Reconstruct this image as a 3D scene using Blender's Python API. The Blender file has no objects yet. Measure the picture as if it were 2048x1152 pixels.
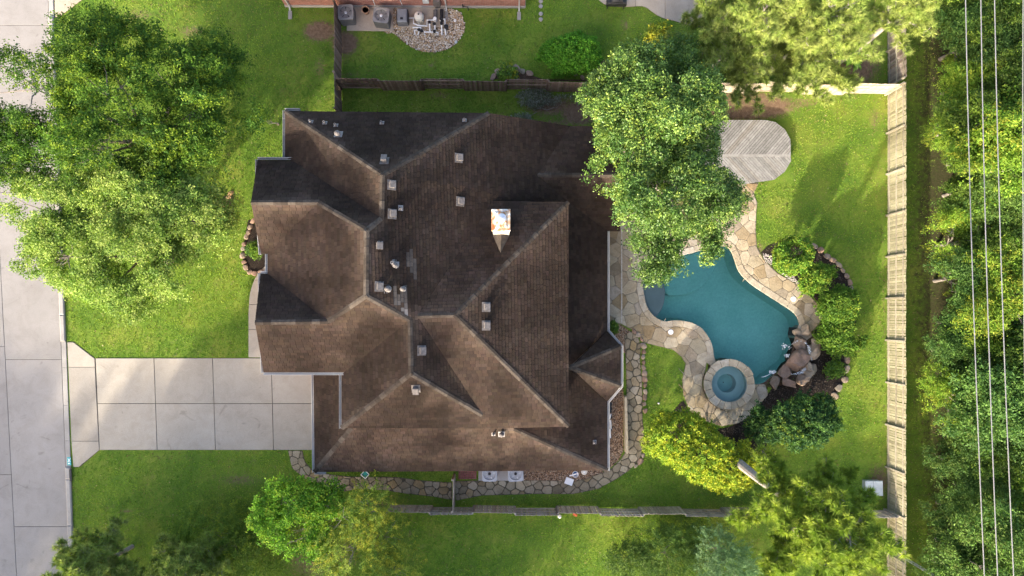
import bpy, bmesh, math, random
import numpy as np
from mathutils import Vector, Matrix, noise as mnoise
from mathutils.geometry import tessellate_polygon
random.seed(7); RNG = np.random.default_rng(11)
scene = bpy.context.scene
COL = scene.collection

# ------------------------------------------------------------------ camera, sky, sun, exposure
HCAM, FOC, SEN = 41.4, 24.0, 36.0
FPX = 2048*FOC/SEN
NAD = (1010.0, 632.0)                      # where the plumb line meets the photograph
TX = math.atan((NAD[1]-576)/FPX); TY = math.atan((NAD[0]-1024)/FPX)
CAMR = Matrix.Rotation(TX, 3, 'X') @ Matrix.Rotation(TY, 3, 'Y')
cam_d = bpy.data.cameras.new('camera'); cam = bpy.data.objects.new('camera', cam_d); COL.objects.link(cam)
cam_d.lens, cam_d.sensor_width, cam_d.clip_end = FOC, SEN, 3000
cam.matrix_world = Matrix.Translation((0, 0, HCAM)) @ CAMR.to_4x4()
scene.camera = cam

SUN_EL, SHX, SHY = math.radians(18.5), 0.47, 0.883    # shadows fall towards (+0.47, +0.88)
world = bpy.data.worlds.new('World'); scene.world = world; world.use_nodes = True
wn = world.node_tree
sky = wn.nodes.new('ShaderNodeTexSky'); sky.sky_type = 'NISHITA'; sky.sun_disc = False
sky.air_density = 0.7; sky.dust_density = 4.0; sky.ozone_density = 0.3; sky.sun_elevation = SUN_EL; sky.sun_rotation = math.atan2(-SHX, -SHY)
wn.nodes['Background'].inputs['Strength'].default_value = 0.15
wn.links.new(sky.outputs[0], wn.nodes['Background'].inputs['Color'])
sun_d = bpy.data.lights.new('sun', 'SUN'); sun_d.energy = 2.35; sun_d.angle = math.radians(1.0); sun_d.color = (1.0, 0.90, 0.74)
sun = bpy.data.objects.new('sun', sun_d); COL.objects.link(sun)
ldir = Vector((SHX*math.cos(SUN_EL), SHY*math.cos(SUN_EL), -math.sin(SUN_EL)))
sun.rotation_euler = ldir.to_track_quat('-Z', 'Y').to_euler(); sun.location = (-30, -60, 40)
vs = scene.view_settings
vs.view_transform = 'Standard'; vs.look = 'None'; vs.gamma = 1.0; vs.use_curve_mapping = False
vs.exposure = 2.3

# ------------------------------------------------------------------ helpers
def P(px, py, z=0.0):
    """photo pixel + height above ground -> point in metres"""
    d = CAMR @ Vector(((px-1024)/FPX, (576-py)/FPX, -1.0))
    t = (HCAM-z)/-d.z
    return Vector((d.x*t, d.y*t, z))
def PP(pts, z=0.0): return [P(x, y, z) for x, y in pts]
def XY(pts): return [(p.x, p.y) for p in PP(pts)]

class MB:
    def __init__(s): s.v = []; s.f = []; s.c = []; s.smooth = False
    def add(s, vs, fs, col=None):
        o = len(s.v); s.v += [tuple(v) for v in vs]
        for f in fs:
            s.f.append(tuple(i+o for i in f)); s.c.append(col)
    def box(s, c, size, rz=0.0, M=None, col=None):
        sx, sy, sz = (k/2 for k in size); R = Matrix.Rotation(rz, 3, 'Z') if M is None else M
        c = Vector(c)
        vs = [c + R @ Vector((x*sx, y*sy, z*sz)) for z in (-1, 1) for x, y in ((-1,-1),(1,-1),(1,1),(-1,1))]
        s.add(vs, [(3,2,1,0),(4,5,6,7),(0,1,5,4),(1,2,6,5),(2,3,7,6),(3,0,4,7)], col)
    def bar(s, a, b, w, h, col=None):
        a, b = Vector(a), Vector(b); d = b-a; L = d.length
        if L < 1e-6: return
        x = d/L; up = Vector((0,0,1)) if abs(x.z) < .95 else Vector((0,1,0))
        y = up.cross(x).normalized(); z = x.cross(y)
        M = Matrix((x, y, z)).transposed()
        s.box((a+b)/2, (L, w, h), M=M, col=col)
    def tube(s, pts, rad, n=8, cap=True, col=None):
        pts = [Vector(p) for p in pts]
        if not hasattr(rad, '__len__'): rad = [rad]*len(pts)
        vs = []; ref = None
        for i, p in enumerate(pts):
            t = (pts[min(i+1, len(pts)-1)]-pts[max(i-1, 0)])
            t = t.normalized() if t.length > 1e-9 else Vector((0,0,1))
            if ref is None: ref = Vector((1,0,0)) if abs(t.x) < .8 else Vector((0,1,0))
            u = (ref-t*ref.dot(t)).normalized(); w = t.cross(u); ref = u
            for k in range(n):
                a = 2*math.pi*k/n; vs.append(p+(u*math.cos(a)+w*math.sin(a))*rad[i])
        fs = [(i*n+k, i*n+(k+1) % n, (i+1)*n+(k+1) % n, (i+1)*n+k) for i in range(len(pts)-1) for k in range(n)]
        if cap: fs += [tuple(range(n-1, -1, -1)), tuple((len(pts)-1)*n+k for k in range(n))]
        s.add(vs, fs, col)
    def lathe(s, c, prof, n=24, col=None):
        c = Vector(c); vs = []
        for r, z in prof:
            for k in range(n):
                a = 2*math.pi*k/n; vs.append(c+Vector((r*math.cos(a), r*math.sin(a), z)))
        m = len(prof)
        fs = [(i*n+k, i*n+(k+1) % n, (i+1)*n+(k+1) % n, (i+1)*n+k) for i in range(m-1) for k in range(n)]
        fs += [tuple(range(n-1, -1, -1)), tuple((m-1)*n+k for k in range(n))]
        s.add(vs, fs, col)
    def prism(s, poly, z0, z1, col=None, bevel=0.0):
        """2D polygon -> solid; bevel shrinks the top outline"""
        poly = ccw([(p[0], p[1]) for p in poly]); n = len(poly)
        top = poly if bevel <= 0 else inset(poly, bevel)
        if len(top) != n: top = poly
        zt = z1 if hasattr(z1, '__len__') else [z1]*n
        vs = [(x, y, z0) for x, y in poly]
        fs = []
        if bevel > 0:
            vs += [(x, y, z-bevel*.8) for (x, y), z in zip(poly, zt)]
            vs += [(x, y, z) for (x, y), z in zip(top, zt)]; L = 3
        else:
            vs += [(x, y, z) for (x, y), z in zip(poly, zt)]; L = 2
        for l in range(L-1):
            fs += [(l*n+i, l*n+(i+1) % n, (l+1)*n+(i+1) % n, (l+1)*n+i) for i in range(n)]
        o = (L-1)*n
        if n <= 4: fs.append(tuple(o+i for i in range(n)))
        else: fs += [tuple(o+i for i in orient(t, top)) for t in tess(top)]
        s.add(vs, fs, col)
    def mesh(s, name, off=Vector((0,0,0))):
        me = bpy.data.meshes.new(name)
        me.from_pydata([(v[0]-off[0], v[1]-off[1], v[2]-off[2]) for v in s.v], [], s.f)
        if any(c is not None for c in s.c):
            at = me.attributes.new('Col', 'FLOAT_COLOR', 'FACE')
            at.data.foreach_set('color', np.array([(c or (1,1,1))+(1.0,) for c in s.c], dtype=np.float32).ravel())
        if s.smooth: me.polygons.foreach_set('use_smooth', [True]*len(me.polygons))
        me.update(); return me

def tess(poly): return tessellate_polygon([[Vector((p[0], p[1], 0)) for p in poly]])
def orient(t, poly):
    a, b, c = (poly[i] for i in t)
    return t if (b[0]-a[0])*(c[1]-a[1])-(b[1]-a[1])*(c[0]-a[0]) > 0 else (t[0], t[2], t[1])
def area2(p): return sum(p[i][0]*p[(i+1) % len(p)][1]-p[(i+1) % len(p)][0]*p[i][1] for i in range(len(p)))/2
def ccw(p): return p if area2(p) > 0 else p[::-1]
def inset(poly, d):
    poly = ccw(poly); n = len(poly); out = []
    for i in range(n):
        a, b, c = Vector(poly[i-1]), Vector(poly[i]), Vector(poly[(i+1) % n])
        e1, e2 = (b-a), (c-b)
        if e1.length < 1e-9 or e2.length < 1e-9: out.append(tuple(b)); continue
        e1.normalize(); e2.normalize()
        n1, n2 = Vector((-e1.y, e1.x)), Vector((-e2.y, e2.x))
        m = n1+n2; k = m.length_squared
        if k < .15: out.append(tuple(b+n1*d)); continue
        q = b+m*(d*2/k) if k > .6 else b+m.normalized()*d*1.5
        out.append(tuple(q))
    return out
def clip_convex(sub, clip):
    """Sutherland-Hodgman: any polygon by a convex ccw polygon"""
    out = list(sub); m = len(clip)
    for i in range(m):
        a, b = clip[i], clip[(i+1) % m]; ex, ey = b[0]-a[0], b[1]-a[1]
        inp, out = out, []
        if not inp: return []
        p = inp[-1]; dp = ex*(p[1]-a[1])-ey*(p[0]-a[0])
        for q in inp:
            dq = ex*(q[1]-a[1])-ey*(q[0]-a[0])
            if dq >= 0:
                if dp < 0: t = dp/(dp-dq); out.append((p[0]+(q[0]-p[0])*t, p[1]+(q[1]-p[1])*t))
                out.append(q)
            elif dp >= 0:
                t = dp/(dp-dq); out.append((p[0]+(q[0]-p[0])*t, p[1]+(q[1]-p[1])*t))
            p, dp = q, dq
    return out
def clean(poly, eps=.012):
    out = []
    for p in poly:
        if not out or math.hypot(p[0]-out[-1][0], p[1]-out[-1][1]) > eps: out.append(p)
    while len(out) > 2 and math.hypot(out[0][0]-out[-1][0], out[0][1]-out[-1][1]) < eps: out.pop()
    return out
def inside(poly, x, y):
    r = False; j = len(poly)-1
    for i in range(len(poly)):
        xi, yi = poly[i][0], poly[i][1]; xj, yj = poly[j][0], poly[j][1]
        if (yi > y) != (yj > y) and x < (xj-xi)*(y-yi)/(yj-yi)+xi: r = not r
        j = i
    return r
def inside_np(poly, x, y):
    r = np.zeros(len(x), bool); j = len(poly)-1
    for i in range(len(poly)):
        xi, yi = poly[i][0], poly[i][1]; xj, yj = poly[j][0], poly[j][1]
        if yi != yj: r ^= ((yi > y) != (yj > y)) & (x < (xj-xi)*(y-yi)/(yj-yi)+xi)
        j = i
    return r
def smooth_loop(pts, n=3, closed=True):
    out = []; m = len(pts)
    for i in range(m if closed else m-1):
        g = lambda k: Vector(pts[k % m]) if closed else Vector(pts[max(0, min(m-1, k))])
        p0, p1, p2, p3 = g(i-1), g(i), g(i+1), g(i+2)
        for k in range(n):
            t = k/n
            out.append(tuple(.5*((2*p1)+(p2-p0)*t+(2*p0-5*p1+4*p2-p3)*t*t+(3*p1-p0-3*p2+p3)*t**3)))
    if not closed: out.append(tuple(pts[-1]))
    return out
def voronoi(region, seeds):
    """convex cells of 2D seeds, clipped to a (possibly concave) region"""
    n0 = len(seeds); xs = [p[0] for p in region]; ys = [p[1] for p in region]; extra = []
    rr = random.Random(31); gap = math.sqrt(abs(area2(region))/max(1, n0))*.8
    for _ in range(6000):
        x, y = rr.uniform(min(xs)-1, max(xs)+1), rr.uniform(min(ys)-1, max(ys)+1)
        if not inside(region, x, y) and all((x-a)**2+(y-b)**2 > gap*gap for a, b in extra) and all((x-a)**2+(y-b)**2 > gap*gap*.5 for a, b in seeds): extra.append((x, y))
    S = np.array(list(seeds)+extra); cells = []
    for i, s in enumerate(S):
        d = np.hypot(*(S-s).T); near = np.argsort(d)[1:17]
        R = 2.2; c = [(s[0]-R, s[1]-R), (s[0]+R, s[1]-R), (s[0]+R, s[1]+R), (s[0]-R, s[1]+R)]
        for j in near:
            m = (s+S[j])/2; n = S[j]-s
            out = []
            for k in range(len(c)):
                p, q = c[k], c[(k+1) % len(c)]
                dp = (p[0]-m[0])*n[0]+(p[1]-m[1])*n[1]; dq = (q[0]-m[0])*n[0]+(q[1]-m[1])*n[1]
                if dp <= 0: out.append(p)
                if dp*dq < 0:
                    t = dp/(dp-dq); out.append((p[0]+(q[0]-p[0])*t, p[1]+(q[1]-p[1])*t))
            c = out
            if len(c) < 3: break
        if len(c) >= 3:
            r = clean(clip_convex(region, ccw(c)))
            if len(r) >= 3 and abs(area2(r)) > .03: cells.append(ccw(r))
    return cells
def poisson(region, r, tries=9000, seed=1):
    rr = random.Random(seed); xs = [p[0] for p in region]; ys = [p[1] for p in region]; out = []
    for _ in range(tries):
        x, y = rr.uniform(min(xs), max(xs)), rr.uniform(min(ys), max(ys))
        if all((x-a)**2+(y-b)**2 > r*r for a, b in out) and inside(region, x, y): out.append((x, y))
    return out

def obj(name, mb, mat, parent=None, off=None):
    if off is None: off = parent['_base'] if parent is not None and '_base' in parent else (0,0,0)
    me = mb if isinstance(mb, bpy.types.Mesh) else mb.mesh(name, Vector(off))
    o = bpy.data.objects.new(name, me); COL.objects.link(o)
    if mat is not None and not me.materials: me.materials.append(mat)
    if parent is not None:
        o.parent = parent
        if '_base' in parent: o['_base'] = parent['_base']
    return o
def tag(o, label, cat=None, group=None, kind=None):
    o['label'] = label
    if cat: o['category'] = cat
    if group: o['group'] = group
    if kind: o['kind'] = kind
    return o
def thing(name, label, cat, base=(0,0,0), group=None):
    o = bpy.data.objects.new(name, None); COL.objects.link(o); o.empty_display_size = .3
    o.location = base; o['_base'] = tuple(base)
    return tag(o, label, cat, group)
def struct(name, mb, mat, label=None):
    o = obj(name, mb, mat); o['kind'] = 'structure'
    if label: o['label'] = label
    return o
def inst(name, me, parent, loc, rot=(0,0,0), scale=(1,1,1)):
    o = bpy.data.objects.new(name, me); COL.objects.link(o); o.parent = parent
    o.location = loc; o.rotation_euler = rot; o.scale = scale
    return o

# ------------------------------------------------------------------ materials
class NT:
    def __init__(s, name):
        s.m = bpy.data.materials.new(name); s.m.use_nodes = True; s.t = s.m.node_tree
        s.b = s.t.nodes['Principled BSDF']; s.out = s.t.nodes['Material Output']
        s.pos = s.t.nodes.new('ShaderNodeTexCoord').outputs['Object']
    def n(s, typ, **kw):
        x = s.t.nodes.new(typ)
        for k, v in kw.items(): setattr(x, k, v)
        return x
    def l(s, a, b): s.t.links.new(a, b)
    def world(s):
        return s.n('ShaderNodeNewGeometry').outputs['Position']
    def noise(s, scale, detail=4, rough=.55, vec=None, out='Fac', dist=0.0):
        x = s.n('ShaderNodeTexNoise'); x.inputs['Scale'].default_value = scale; x.inputs['Detail'].default_value = detail
        x.inputs['Roughness'].default_value = rough; x.inputs['Distortion'].default_value = dist
        s.l(vec if vec is not None else s.world(), x.inputs['Vector']); return x.outputs[out]
    def ramp(s, fac, stops):
        x = s.n('ShaderNodeValToRGB'); e = x.color_ramp.elements
        while len(e) < len(stops): e.new(.5)
        for k, (p, c) in enumerate(stops): e[k].position = p; e[k].color = (*c, 1) if len(c) == 3 else c
        s.l(fac, x.inputs[0]); return x.outputs[0]
    def mix(s, fac, a, b, mode='MIX'):
        x = s.n('ShaderNodeMix', data_type='RGBA', blend_type=mode)
        for sock, v in ((x.inputs[0], fac), (x.inputs[6], a), (x.inputs[7], b)):
            if isinstance(v, (int, float)): sock.default_value = v
            elif isinstance(v, tuple): sock.default_value = (*v, 1) if len(v) == 3 else v
            else: s.l(v, sock)
        return x.outputs[2]
    def math(s, op, a, b=0.0):
        x = s.n('ShaderNodeMath', operation=op)
        for i, v in ((0, a), (1, b)):
            if isinstance(v, (int, float)): x.inputs[i].default_value = v
            else: s.l(v, x.inputs[i])
        return x.outputs[0]
    def attr(s, name='Col'):
        return s.n('ShaderNodeAttribute', attribute_name=name).outputs['Color']
    def rnd(s): return s.n('ShaderNodeObjectInfo').outputs['Random']
    def bump(s, h, strength=.3, dist=.02):
        x = s.n('ShaderNodeBump'); x.inputs['Strength'].default_value = strength; x.inputs['Distance'].default_value = dist
        s.l(h, x.inputs['Height']); s.l(x.outputs[0], s.b.inputs['Normal'])
    def col(s, c, rough=.8, metal=0.0, spec=.3):
        if isinstance(c, tuple): s.b.inputs['Base Color'].default_value = (*c, 1)
        else: s.l(c, s.b.inputs['Base Color'])
        s.b.inputs['Roughness'].default_value = rough; s.b.inputs['Metallic'].default_value = metal
        s.b.inputs['Specular IOR Level'].default_value = spec
        return s.m
def plain(name, c, rough=.6, metal=0.0, var=.25, scale=6, spec=.3):
    t = NT(name); d = tuple(k*(1-var) for k in c); u = tuple(min(1, k*(1+var)) for k in c)
    t.col(t.ramp(t.noise(scale, 5), [(.3, d), (.7, u)]), rough, metal, spec)
    t.bump(t.noise(scale*12, 3), .15, .005); return t.m
def leafmat(name, trans=.35, rough=.65, gain=1.0, spec=.18):
    t = NT(name); a = t.attr()
    t.col(a, rough, 0, spec)
    tr = t.n('ShaderNodeBsdfTranslucent'); t.l(t.mix(1.0, a, (1.15*gain, 1.3*gain, .55*gain), 'MULTIPLY'), tr.inputs[0])
    mx = t.n('ShaderNodeMixShader'); mx.inputs[0].default_value = trans
    t.l(t.b.outputs[0], mx.inputs[1]); t.l(tr.outputs[0], mx.inputs[2]); t.l(mx.outputs[0], t.out.inputs[0])
    return t.m
M = {}
def make_mats():
    # concrete, road
    def conc(name, a, b, c, warm=None, rnd=.12):
        t = NT(name)
        big = t.ramp(t.noise(.35, 5, .6), [(.3, a), (.55, b), (.75, c)])
        st = t.ramp(t.noise(1.1, 7, .75, dist=.6), [(.3, (.86,.845,.83)), (.55, (1,1,1))])
        spot = t.ramp(t.noise(.9, 3, .5, dist=2.0), [(.66, (1,1,1)), (.74, (.80,.79,.78))])
        st = t.mix(1, st, spot, 'MULTIPLY')
        fine = t.ramp(t.noise(38, 3, .8), [(.25, (.72,.72,.72)), (.5, (1,1,1)), (.8, (1.15,1.15,1.15))])
        k = t.mix(1, t.mix(1, big, st, 'MULTIPLY'), fine, 'MULTIPLY')
        r = t.ramp(t.rnd(), [(0, (1-rnd,)*3), (1, (1+rnd*.4, 1+rnd*.4, 1+rnd*.3))])
        t.col(t.mix(1, k, r, 'MULTIPLY'), .9, 0, .2); t.bump(t.noise(60, 3), .25, .006); return t.m
    M['drive'] = conc('drive_concrete', (.325,.29,.242), (.363,.325,.273), (.40,.358,.30))
    M['road'] = conc('road_concrete', (.25,.233,.219), (.277,.258,.242), (.303,.282,.265), rnd=.10)
    M['kerb'] = conc('kerb_concrete', (.28,.26,.24), (.34,.318,.295), (.40,.375,.35))
    M['tanconc'] = conc('tan_concrete', (.36,.29,.22), (.44,.36,.28), (.5,.42,.33))
    M['joint'] = plain('joint_dirt', (.055,.05,.042), .95)
    # lawn soil / thatch below the blades, with bare-earth areas carried by an attribute
    t = NT('lawn')
    g = t.ramp(t.noise(.5, 6, .62), [(.28, (.068,.135,.019)), (.5, (.122,.195,.025)), (.72, (.20,.235,.04))])
    f = t.ramp(t.noise(26, 4, .8), [(.25, (.45,.5,.4)), (.5, (1,1,1)), (.78, (1.5,1.42,1.2))])
    g = t.mix(1, g, f, 'MULTIPLY'); g = t.mix(t.ramp(t.noise(1.7, 7, .8), [(.56, (0,0,0)), (.74, (.7,.7,.7))]), g, (.17,.135,.07))
    dirt = t.ramp(t.noise(5, 6, .7), [(.3, (.12,.078,.048)), (.55, (.20,.135,.088)), (.75, (.27,.19,.13))])
    dirt = t.mix(1, dirt, t.ramp(t.noise(45, 3, .8), [(.25, (.55,.55,.55)), (.55, (1,1,1)), (.8, (1.25,1.2,1.15))]), 'MULTIPLY')
    dm = t.attr('Dirt')
    sep = t.n('ShaderNodeSeparateColor'); t.l(dm, sep.inputs[0])
    edge = t.math('ADD', sep.outputs[0], t.math('MULTIPLY', t.math('SUBTRACT', t.noise(7, 6, .75), .5), .9))
    m = t.ramp(edge, [(.38, (0,0,0)), (.6, (1,1,1))])
    c = t.mix(m, g, dirt)
    edge2 = t.math('ADD', sep.outputs[1], t.math('MULTIPLY', t.math('SUBTRACT', t.noise(3, 6, .75), .5), 1.1))
    litter = t.ramp(t.noise(9, 6, .8), [(.3, (.028,.040,.012)), (.5, (.060,.060,.026)), (.62, (.085,.066,.04)), (.75, (.15,.11,.07))])
    c = t.mix(t.ramp(edge2, [(.4, (0,0,0)), (.65, (1,1,1))]), c, litter)
    t.col(c, .95, 0, .1); t.bump(t.noise(40, 4, .8), .7, .04); M['lawn'] = t.m
    # mulch
    t = NT('mulch')
    t.col(t.ramp(t.noise(22, 5, .85), [(.3, (.010,.008,.007)), (.52, (.026,.020,.016)), (.72, (.075,.056,.043))]), .95, 0, .1)
    t.bump(t.noise(30, 4, .8), .9, .05); M['mulch'] = t.m
    t = NT('bed_soil')
    t.col(t.ramp(t.noise(16, 5, .85), [(.3, (.045,.027,.018)), (.52, (.09,.058,.04)), (.72, (.16,.11,.08))]), .95, 0, .1)
    t.bump(t.noise(30, 4, .8), .9, .05); M['soil'] = t.m
    # shingles
    t = NT('shingle')
    big = t.ramp(t.noise(.28, 6, .65, dist=.8), [(.28, (.72,.66,.62)), (.5, (1,.96,.93)), (.74, (1.25,1.18,1.12))])
    streak = t.ramp(t.noise(1.4, 6, .7, dist=1.2), [(.3, (.78,.74,.72)), (.6, (1.05,1.03,1.0))])
    fine = t.ramp(t.noise(70, 3, .8), [(.25, (.65,.65,.65)), (.5, (1,1,1)), (.8, (1.3,1.3,1.3))])
    k = t.mix(1, t.mix(1, t.mix(1, t.attr(), big, 'MULTIPLY'), streak, 'MULTIPLY'), fine, 'MULTIPLY')
    t.col(k, .95, 0, .15); t.bump(t.noise(90, 2), .4, .004); M['shingle'] = t.m
    t = NT('roof_felt'); t.col((.016,.0125,.0105), .95, 0, .1); M['felt'] = t.m
    t = NT('ridge_cap')
    c = t.ramp(t.rnd(), [(0, (.040,.032,.026)), (.5, (.060,.049,.040)), (1, (.085,.071,.059))])
    t.col(t.mix(1, c, t.ramp(t.noise(6, 5, .7), [(.3, (.65,.63,.6)), (.7, (1.2,1.18,1.15))]), 'MULTIPLY'), .95, 0, .15)
    t.bump(t.noise(70, 2), .5, .005); M['cap'] = t.m
    M['gutter'] = plain('white_gutter_paint', (.40,.39,.375), .45, 0, .08, 3)
    M['gutterg'] = plain('grey_gutter_paint', (.25,.24,.235), .5, 0, .12, 3)
    M['vent'] = plain('grey_vent_metal', (.135,.12,.112), .7, .1, .3, 8)
    M['pipe'] = plain('vent_pipe_metal', (.22,.20,.19), .6, .1, .3, 14)
    t = NT('chimney_cap_metal')
    r = t.ramp(t.noise(2.6, 5, .6, dist=1.0), [(.46, (.46,.455,.44)), (.54, (.42,.29,.18)), (.64, (.30,.11,.035))])
    t.col(r, .45, .1, .4); M['capmetal'] = t.m
    M['trim'] = plain('beige_trim', (.46,.41,.34), .7)
    # brick walls
    t = NT('brick')
    bt = t.n('ShaderNodeTexBrick'); bt.inputs['Scale'].default_value = 1.0
    bt.inputs['Brick Width'].default_value = .21; bt.inputs['Row Height'].default_value = .075; bt.inputs['Mortar Size'].default_value = .007
    bt.inputs['Color1'].default_value = (.26,.095,.07,1); bt.inputs['Color2'].default_value = (.36,.15,.11,1); bt.inputs['Mortar'].default_value = (.36,.29,.25,1)
    cs = t.n('ShaderNodeSeparateXYZ'); t.l(t.world(), cs.inputs[0]); cb = t.n('ShaderNodeCombineXYZ')
    t.l(t.math('ADD', cs.outputs[0], cs.outputs[1]), cb.inputs[0]); t.l(cs.outputs[2], cb.inputs[1]); t.l(cb.outputs[0], bt.inputs['Vector'])
    t.col(t.mix(1, bt.outputs[0], t.ramp(t.noise(3, 5), [(.3, (.75,.72,.7)), (.7, (1.15,1.15,1.15))]), 'MULTIPLY'), .9); t.bump(bt.outputs['Fac'], -.5, .01); M['brick'] = t.m
    t = NT('red_paver'); t.col(t.ramp(t.noise(9, 4), [(.3, (.16,.06,.05)), (.7, (.30,.13,.11))]), .9); M['paver'] = t.m
    # flagstone: colour per stone from its random number
    def stone(name, stops, rough=.85, dirt=.5, sp=None):
        t = NT(name); c = t.ramp(t.rnd(), stops)
        v = t.ramp(t.noise(2.2, 6, .7, dist=.7), [(.28, (.70,.66,.60)), (.55, (1,1,1)), (.78, (1.18,1.13,1.06))])
        w = t.ramp(t.noise(20, 4, .75), [(.28, (.76,.75,.73)), (.55, (1,1,1)), (.8, (1.12,1.12,1.1))])
        k = t.mix(1, t.mix(1, c, v, 'MULTIPLY'), w, 'MULTIPLY')
        t.col(k, rough, 0, .25); t.bump(t.noise(6, 8, .8), .8, .05); M[name] = t.m
    stone('flagstone', [(0, (.31,.245,.155)), (.2, (.41,.335,.225)), (.4, (.46,.395,.295)), (.6, (.35,.295,.20)), (.75, (.29,.21,.115)), (.88, (.39,.34,.275)), (1, (.21,.16,.095))])
    stone('coping', [(0, (.34,.28,.19)), (.35, (.43,.375,.29)), (.7, (.39,.32,.22)), (.9, (.47,.42,.34)), (1, (.33,.25,.155))])
    stone('pathstone', [(0, (.20,.165,.11)), (.3, (.31,.26,.18)), (.55, (.25,.205,.14)), (.8, (.40,.345,.255)), (.92, (.31,.225,.115)), (1, (.15,.125,.085))])
    stone('edgestone', [(0, (.24,.18,.13)), (.3, (.31,.245,.18)), (.6, (.28,.18,.13)), (.8, (.34,.29,.22)), (1, (.22,.19,.15))])
    stone('redstone', [(0, (.24,.15,.105)), (.5, (.30,.215,.16)), (1, (.33,.275,.215))])
    stone('boulder', [(0, (.22,.16,.12)), (.35, (.33,.26,.185)), (.65, (.38,.29,.205)), (.85, (.27,.165,.12)), (1, (.20,.16,.12))])
    stone('orangerock', [(0, (.36,.22,.09)), (.5, (.44,.30,.14)), (1, (.32,.22,.13))])
    M['mortar'] = plain('mortar', (.20,.165,.12), .95, 0, .25, 9)
    M['pathgap'] = plain('path_gap_soil', (.095,.080,.054), .95, 0, .4, 12)
    t = NT('pebbles'); t.col(t.attr(), .7, 0, .3); M['pebble'] = t.m
    # pool
    t = NT('pool_plaster')
    k = t.ramp(t.noise(1.1, 5, .6), [(.3, (.20,.445,.37)), (.7, (.255,.51,.435))])
    f = t.ramp(t.noise(9, 6, .85), [(.3, (.70,.74,.76)), (.5, (.95,.95,.95)), (.7, (1.18,1.15,1.12))])
    t.col(t.mix(1, k, f, 'MULTIPLY'), .8); M['plaster'] = t.m
    t = NT('pool_shelf_plaster')
    t.col(t.mix(1, t.ramp(t.noise(1.3, 5), [(.3, (.235,.225,.215)), (.7, (.30,.29,.275))]), t.ramp(t.noise(55, 3, .8), [(.3, (.8,.8,.8)), (.6, (1,1,1))]), 'MULTIPLY'), .8); M['shelf'] = t.m
    t = NT('spa_plaster'); t.col(t.ramp(t.noise(2, 4), [(.3, (.30,.36,.345)), (.7, (.35,.41,.39))]), .8); M['spap'] = t.m
    t = NT('spa_floor_plaster'); t.col(t.ramp(t.noise(2, 4), [(.3, (.22,.36,.33)), (.7, (.26,.40,.37))]), .8); M['spaf'] = t.m
    t = NT('pool_water')
    tr = t.n('ShaderNodeBsdfTransparent'); tr.inputs[0].default_value = (.80,.96,.96,1)
    gl = t.n('ShaderNodeBsdfGlossy'); gl.inputs['Roughness'].default_value = .04
    fr = t.n('ShaderNodeFresnel'); fr.inputs[0].default_value = 1.33
    bp = t.n('ShaderNodeBump'); bp.inputs['Strength'].default_value = .35; bp.inputs['Distance'].default_value = .05
    t.l(t.noise(4.5, 4, .6, dist=.8), bp.inputs['Height']); t.l(bp.outputs[0], gl.inputs['Normal']); t.l(bp.outputs[0], fr.inputs['Normal'])
    mx = t.n('ShaderNodeMixShader'); t.l(fr.outputs[0], mx.inputs[0]); t.l(tr.outputs[0], mx.inputs[1]); t.l(gl.outputs[0], mx.inputs[2]); t.l(mx.outputs[0], t.out.inputs[0])
    M['water'] = t.m
    t = NT('white_water')
    tr = t.n('ShaderNodeBsdfTransparent'); t.col((.85,.88,.9), .3)
    mx = t.n('ShaderNodeMixShader'); t.l(t.ramp(t.noise(14, 5, .75), [(.42, (0,0,0)), (.66, (.9,.9,.9))]), mx.inputs[0]); t.l(tr.outputs[0], mx.inputs[1]); t.l(t.b.outputs[0], mx.inputs[2]); t.l(mx.outputs[0], t.out.inputs[0])
    M['foam'] = t.m
    # wood
    def wood(name, stops, sc=(1,1,1)):
        t = NT(name); c = t.ramp(t.rnd(), stops)
        v = t.ramp(t.noise(3.5, 6, .7, dist=.5), [(.3, (.70,.68,.66)), (.6, (1.03,1.02,1.0))])
        g = t.ramp(t.noise(22, 4, .8), [(.3, (.78,.77,.76)), (.6, (1.04,1.04,1.04))])
        t.col(t.mix(1, t.mix(1, c, v, 'MULTIPLY'), g, 'MULTIPLY'), .85, 0, .2); t.bump(t.noise(35, 4), .4, .01); M[name] = t.m
    wood('fence_pale', [(0, (.24,.22,.145)), (.5, (.33,.31,.205)), (1, (.39,.365,.25))])
    wood('fence_rail', [(0, (.27,.245,.185)), (1, (.38,.35,.275))])
    wood('fence_grey', [(0, (.30,.26,.21)), (.5, (.40,.355,.295)), (1, (.50,.45,.38))])
    wood('fence_brown', [(0, (.12,.088,.068)), (.5, (.185,.138,.108)), (1, (.27,.215,.175))])
    wood('fence_old', [(0, (.16,.125,.10)), (.5, (.24,.20,.17)), (1, (.34,.29,.25))])
    wood('fence_tan', [(0, (.34,.285,.21)), (.5, (.43,.365,.275)), (1, (.50,.43,.335))])
    wood('deckwood', [(0, (.215,.21,.20)), (.4, (.27,.265,.255)), (.75, (.315,.31,.295)), (1, (.24,.22,.195))])
    wood('timber', [(0, (.44,.37,.26)), (1, (.56,.48,.36))])
    # bark
    def bark(name, a, b):
        t = NT(name); t.col(t.ramp(t.noise(7, 6, .75, dist=.6), [(.3, a), (.7, b)]), .9, 0, .2); t.bump(t.noise(16, 5, .8), .8, .04); M[name] = t.m
    bark('bark', (.12,.10,.08), (.32,.28,.24)); bark('bark_pine', (.19,.165,.145), (.38,.34,.31))
    M['leaf'] = leafmat('leaf'); M['needle'] = leafmat('needle', .25, .6); M['glossleaf'] = leafmat('gloss_leaf', .28, .45, 1.0, .28)
    M['grass'] = leafmat('grass_blade', .35, .6)
    # hardware
    M['ac_grey'] = plain('condenser_grey_paint', (.22,.21,.205), .5, .1, .15, 5)
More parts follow.
